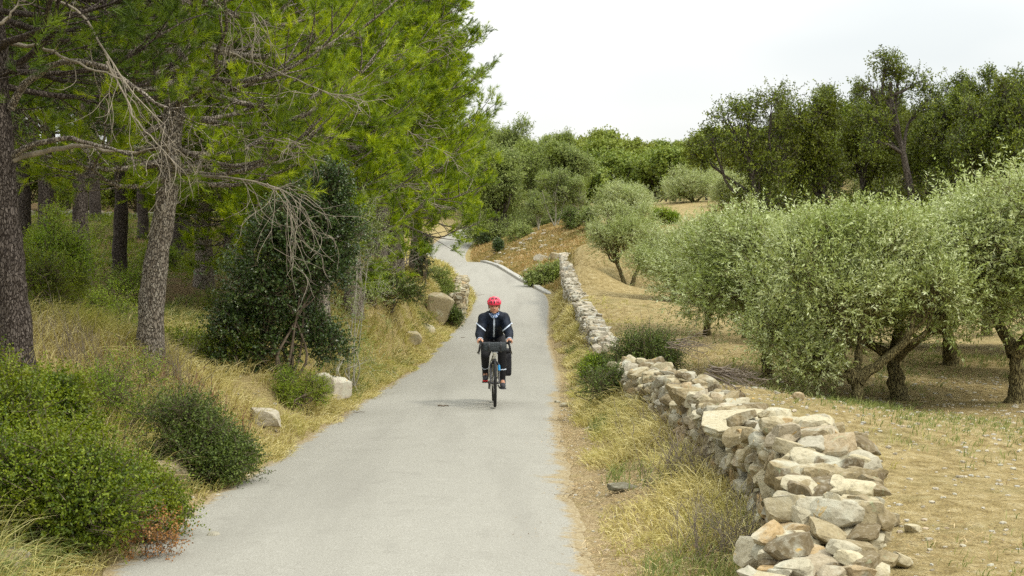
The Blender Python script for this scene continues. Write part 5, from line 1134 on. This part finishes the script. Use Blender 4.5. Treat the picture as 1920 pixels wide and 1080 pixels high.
fk = part('fork', b, M['black'])
b = MB(); chain(b, [(.905, .062, .585), (.93, .064, .53)], [.019, .018]); part('fork_decal', b, M['blue_paint'], fk)
b = MB(); chain(b, [ST, (.235, 0, .90)], [.0135, .0135]); part('seat_post', b, M['black'])
b = MB(); ell(b, (.13, 0, .925), (.075, .072, .028)); chain(b, [(.13, 0, .93), (.34, 0, .93)], [.055, .02]); part('saddle', b, M['black'], None, .006)
b = MB(); chain(b, [HT, (.79, 0, .875), (.875, 0, .915)], [.018, .02, .017]); part('stem', b, M['black'])
b = MB(); GZ = .915
for s in (-1, 1):
    chain(b, [(.875, 0, GZ), (.875, s * .16, GZ), (.90, s * .195, GZ), (.965, s * .205, GZ - .005), (.995, s * .215, GZ - .05), (.97, s * .225, GZ - .11), (.90, s * .235, GZ - .135), (.85, s * .24, GZ - .14)], [.016] * 8)
hb = part('handlebar', b, M['black'], None, .005, 2)
for s in (-1, 1):
    b = MB(); chain(b, [(.95, s * .205, GZ + .005), (1.0, s * .207, GZ + .025), (1.012, s * .207, GZ + .05)], [.018, .018, .013]); chain(b, [(1.015, s * .208, GZ + .02), (1.035, s * .215, GZ - .05), (1.02, s * .222, GZ - .12), (1.0, s * .228, GZ - .16)], [.008, .007, .007, .006]); part('brake_lever', b, M['black'], hb, .005, 1)
b = MB(); ring(b, (BB[0], .0, BB[2]), .0, .001); b = MB(); ring(b, (BB[0], -.05, BB[2]), .085, .008, n=36, k=6, squash=.3); part('chainring', b, M['steel'])
PL = (BB[0] + .165, .0, BB[2] - .035); PR = (BB[0] - .165, .0, BB[2] + .035)
for s, pp in ((1, PL), (-1, PR)):
    b = MB(); chain(b, [(BB[0], s * .06, BB[2]), (pp[0], s * .085, pp[2])], [.012, .010]); ck = part('crank', b, M['black'])
    b = MB(); boxm(b, (pp[0], s * .135, pp[2]), (.09, .08, .018)); part('pedal', b, M['black'], ck)
b = MB(); chain(b, [(0, -.05, .385), (BB[0], -.05, BB[2] + .085)], [.004, .004]); chain(b, [(0, -.05, .315), (.02, -.05, .27), (BB[0], -.05, BB[2] - .085)], [.004] * 3); part('chain', b, M['steel'])
b = MB(); chain(b, [(.02, -.06, .31), (.03, -.065, .22), (.02, -.065, .20)], [.014, .012, .014]); part('derailleur', b, M['black'])
b = MB()
for s in (-1, 1): chain(b, [(0, s * .075, .36), (-.04, s * .07, .72), (.22, s * .05, .73)], [.005] * 3); chain(b, [(-.3, s * .06, .73), (.22, s * .06, .73)], [.005] * 2)
part('rear_rack', b, M['black'])
# bags hang on the bicycle: things of their own
hbag = thing('handlebar_bag', (0, 0, 0), 0, 'dark grey mesh-textured roll bag strapped across the bicycle handlebar', 'bag'); place_root(hbag)
b = MB(); boxm(b, (.985, 0, .865), (.13, .345, .135), bev=.45); part('bag_body', b, M['bag_mesh'], hbag)
b = MB()
for s in (-.085, .085): ring(b, (.985, s, .865), .071, .008, n=30, k=6, squash=1.6)
part('strap', b, M['black'], hbag); b = MB(); chain(b, [(1.0, -.04, .792), (1.0, .04, .792)], [.006, .006]); part('trim', b, M['reflect'], hbag)
pan = thing('pannier', (0, 0, 0), 0, 'black pannier bag hanging beside the rear wheel of the bicycle', 'bag'); place_root(pan)
b = MB(); boxm(b, (-.02, .20, .565), (.27, .14, .36), (0, 0, .04), bev=.30); part('bag_body', b, M['bag_black'], pan)
b = MB(); boxm(b, (-.01, .195, .765), (.26, .14, .07), bev=.5); part('roll_top', b, M['bag_black'], pan)
b = MB(); chain(b, [(.12, .17, .76), (.135, .19, .6), (.125, .20, .44)], [.007] * 3); chain(b, [(.12, .25, .74), (.135, .28, .72)], [.007, .005]); part('strap', b, M['black'], pan)

# rider
rid = thing('person', (0, 0, 0), 0, 'cyclist in red helmet, black jacket and tights riding towards the camera', 'person'); place_root(rid)
def ik(a, b, l1, l2, hint):
    a, b, h = map(lambda q: np.array(q, float), (a, b, hint)); d = b - a; L = min(np.linalg.norm(d), (l1 + l2) * .999); u = d / np.linalg.norm(d)
    x = (l1 * l1 - l2 * l2 + L * L) / (2 * L); y = math.sqrt(max(0, l1 * l1 - x * x)); h = h - (h @ u) * u; return a + u * x + nrm(h) * y
hipc = np.array([.17, 0, .985]); chest = np.array([.43, 0, 1.235]); neck = np.array([.55, 0, 1.36]); head = np.array([.63, 0, 1.455])
SH = {s: np.array([.50, s * .150, 1.265]) for s in (1, -1)}; WR = {s: np.array([.915, s * .212, .955]) for s in (1, -1)}
EL = {s: ik(SH[s], WR[s], .29, .27, (-.3, s * .26, -.6)) for s in (1, -1)}
HIP = {s: np.array([.17, s * .085, .95]) for s in (1, -1)}; PD = {1: PL, -1: PR}
AN = {s: np.array([PD[s][0] - .085, s * .125, PD[s][2] + .115 + (.02 if s < 0 else 0)]) for s in (1, -1)}
KN = {s: ik(HIP[s], AN[s], .43, .43, (1, s * .05, .3)) for s in (1, -1)}
body = MB()
chain(body, [hipc, (hipc + chest) / 2, chest, neck], [.13, .115, .125, .07]); chain(body, [neck, head + [-.01, 0, -.03]], [.055, .055])
for s in (1, -1):
    chain(body, [chest + [0, s * .06, .03], SH[s], EL[s], WR[s]], [.09, .062, .042, .028])
    chain(body, [hipc + [0, s * .04, 0], HIP[s], KN[s], AN[s]], [.11, .085, .058, .038]); chain(body, [AN[s], AN[s] + [.1, 0, -.07]], [.036, .03])
    # hand: palm on the hood, four fingers curling over, thumb round the inside
    w_ = WR[s]; pm = w_ + [.055, s * .0, .008]
    chain(body, [w_, pm], [.026, .030]); ell(body, pm + [.01, 0, 0], (.045, .038, .020), (0, .1, 0))
    for i, (dx, ln) in enumerate([(.040, .036), (.022, .040), (.004, .036), (-.014, .030)]):
        k1 = pm + [dx, s * .026, .006]; k2 = k1 + [.008, s * .012, -ln * .7]; k3 = k2 + [.004, -s * .010, -ln * .6]
        chain(body, [k1, k2, k3], [.0105, .0095, .008], n=8, rings=3)
    k1 = pm + [-.005, -s * .026, .004]; chain(body, [k1, k1 + [.03, -s * .014, -.012], k1 + [.055, -s * .006, -.026]], [.011, .010, .0085], n=8, rings=3)
ell(body, head + [-.012, 0, .02], (.095, .077, .10)); ell(body, head + [.022, 0, -.045], (.066, .060, .075), (0, .15, 0)); ell(body, head + [.052, 0, -.098], (.026, .030, .022))
ell(body, head + [.080, 0, -.030], (.016, .012, .026), (0, -.3, 0)); ell(body, head + [.090, 0, -.044], (.013, .016, .011)); ell(body, head + [.066, 0, .004], (.02, .050, .012))
for s in (1, -1): ell(body, head + [-.005, s * .078, -.025], (.018, .010, .030)); ell(body, head + [.055, s * .036, -.042], (.018, .018, .02))
part('body', body, M['skin'], rid, .0045, 4)
for s in (1, -1):
    b = MB(); ell(b, head + [.0745, s * .030, -.014], (.006, .012, .0055)); part('eye', b, M['eye'], rid)
b = MB(); ell(b, head + [.081, 0, -.074], (.006, .024, .005)); part('mouth', b, M['lip'], rid)
b = MB(); ell(b, head + [-.035, 0, .01], (.085, .083, .085)); part('hair', b, M['hair'], rid)
jk = MB()
chain(jk, [hipc + [.01, 0, .03], (hipc + chest) / 2 + [0, 0, .0], chest], [.145, .15, .155]); chain(jk, [chest + [0, 0, 0], neck + [-.01, 0, -.025]], [.13, .082])
for s in (1, -1):
    chain(jk, [(hipc + chest) / 2 + [0, s * .05, 0], chest + [0, s * .05, .0]], [.12, .115])
    chain(jk, [neck + [-.03, s * .03, -.04], SH[s] + [0, -s * .02, .0], SH[s], (SH[s] + EL[s]) / 2 + [0, 0, -.01], EL[s], (EL[s] + WR[s]) / 2, WR[s] + [-.01, 0, .004]], [.07, .085, .084, .076, .068, .055, .040])
jo = part('jacket', jk, M['jacket'], rid, .007, 4)
dp = jo.modifiers.new('d', 'DISPLACE'); tx = bpy.data.textures.new('folds', 'CLOUDS'); tx.noise_scale = .085; dp.texture = tx; dp.strength = .022; dp.mid_level = .5
# reflective tapes and zip, laid on the cloth
def tape(pts, w_, name='reflective_tape'):
    b = MB(); q = smooth_path(pts, 24); tg_ = nrm(np.gradient(q, axis=0)); sd_ = nrm(np.cross(tg_, [1., 0, 0])) * w_ * 1.15
    ks_ = np.linspace(-1, 1, 5)[None, :, None]; ix = np.arange(24 * 5).reshape(24, 5)
    b.add(q[:, None] + sd_[:, None] * ks_ + np.array([.05, 0, 0]), np.stack([ix[:-1, :-1], ix[:-1, 1:], ix[1:, 1:], ix[1:, :-1]], -1).reshape(-1, 4), .5, 0, True); o = part(name, b, M['reflect'], jo)
    sw = o.modifiers.new('w', 'SHRINKWRAP'); sw.target = jo; sw.wrap_method = 'PROJECT'; sw.use_project_x = True; sw.use_negative_direction = True; sw.use_positive_direction = True; sw.wrap_mode = 'ABOVE_SURFACE'; sw.offset = .004; return o
tape([chest + [.155, 0, .10], chest + [.158, 0, .02], chest + [.148, 0, -.08], chest + [.115, 0, -.19], chest + [.08, 0, -.25]], .0105, 'zip')
for s in (1, -1):
    e = (SH[s] + EL[s]) / 2; tape([e + [.02, s * .078, .055], e + [.055, s * .055, .03], e + [.080, s * .012, -.005], e + [.078, -s * .030, -.04], e + [.055, -s * .060, -.07]], .0075)
    b = MB(); ring(b, (0, 0, 0), .041, .006, n=24, k=6); o = part('cuff', b, M['reflect'], jo); dv = Vector(tuple(WR[s] - EL[s])); o.rotation_euler = dv.to_track_quat('Y', 'Z').to_euler(); o.location = tuple(WR[s] + [-.008, 0, .003])
b = MB(); ell(b, chest + [.14, .07, .07], (.006, .014, .008), (.6, 0, 0)); part('chest_logo', b, M['reflect'], jo)
tg = MB()
for s in (1, -1): chain(tg, [hipc + [0, s * .05, -.01], HIP[s], (HIP[s] + KN[s]) / 2, KN[s], KN[s] * .65 + AN[s] * .35, AN[s], AN[s] + [.012, 0, -.035]], [.125, .098, .088, .066, .060, .044, .044])
to = part('tights', tg, M['tights'], rid, .007, 3)
for s in (1, -1):
    q = KN[s] * .38 + AN[s] * .62; b = MB(); ring(b, (0, 0, 0), .0535, .0045, n=28, k=6, squash=2); o = part('reflective_band', b, M['reflect'], to); o.rotation_euler = Vector(tuple(AN[s] - KN[s])).to_track_quat('Y', 'Z').to_euler(); o.location = tuple(q)
    b = MB(); a = AN[s]; chain(b, [a + [-.03, 0, -.055], a + [.04, 0, -.065], a + [.13, 0, -.075], a + [.165, 0, -.08]], [.040, .042, .043, .032]); chain(b, [a + [0, 0, .01], a + [.02, 0, -.05]], [.046, .045]); sh = part('shoe', b, M['shoe'], rid, .006, 2)
    b = MB(); boxm(b, a + [.06, 0, -.112], (.27, .082, .022), bev=.4); so_ = part('sole', b, M['red' if s < 0 else 'shoe'], sh)
    if s < 0: so_['label'] = 'bright red sole'
sc_ = MB(); ell(sc_, neck + [.02, 0, -.025], (.070, .080, .036), (0, .5, 0)); ell(sc_, neck + [.045, 0, -.055], (.052, .056, .036), (0, .7, 0)); part('neck_scarf', sc_, M['scarf'], rid, .005, 1)
# helmet: shell cut level above the brow, with long dark vents
hc = head + [-.012, 0, .040]; V, Fc = ico(4); V = V.copy(); V[:, 2] = np.maximum(V[:, 2], -.22 - .1 * np.maximum(0, -V[:, 0])); sc3 = np.array([.135, .103, .092]); V2 = V * sc3
ra = rotm(0, .14, 0); b = MB(); ridge = 1 + .035 * np.cos(np.arctan2(V[:, 1], V[:, 2] + .2) * 11) * (V[:, 2] > -.1); V2 = V2 * ridge[:, None]
b.add(V2 @ ra.T + hc, Fc, .5, 0, True); he = part('helmet', b, M['helmet'], rid)
for y_, z0_, z1_ in [(0, .05, .55), (.42, .10, .52), (-.42, .10, .52), (.78, .05, .42), (-.78, .05, .42), (.22, .72, 1.15), (-.22, .72, 1.15), (.62, .70, 1.1), (-.62, .70, 1.1)]:
    b = MB(); pts = []
    for k in np.linspace(z0_, z1_, 7):
        d = nrm(np.array([math.cos(k), math.sin(y_) * math.cos(k), math.sin(k)])); d[0] = math.cos(y_) * math.cos(k); d = nrm(d); pts.append((d * sc3 * 1.0) @ ra.T + hc)
    b.add(*tubes(np.array(pts), np.array([.004, .0085, .010, .0105, .010, .0085, .004]) * (1.05 if y_ == 0 else .9), 8), .5, 0, True); part('vent', b, M['black'], he)
for s in (1, -1):
    b = MB(); b.add(*tubes(smooth_path([head + [.02, s * .086, .02], head + [.012, s * .082, -.05], head + [.035, s * .045, -.115]], 8), np.full(8, .004), 5)); part('chin_strap', b, M['black'], he)
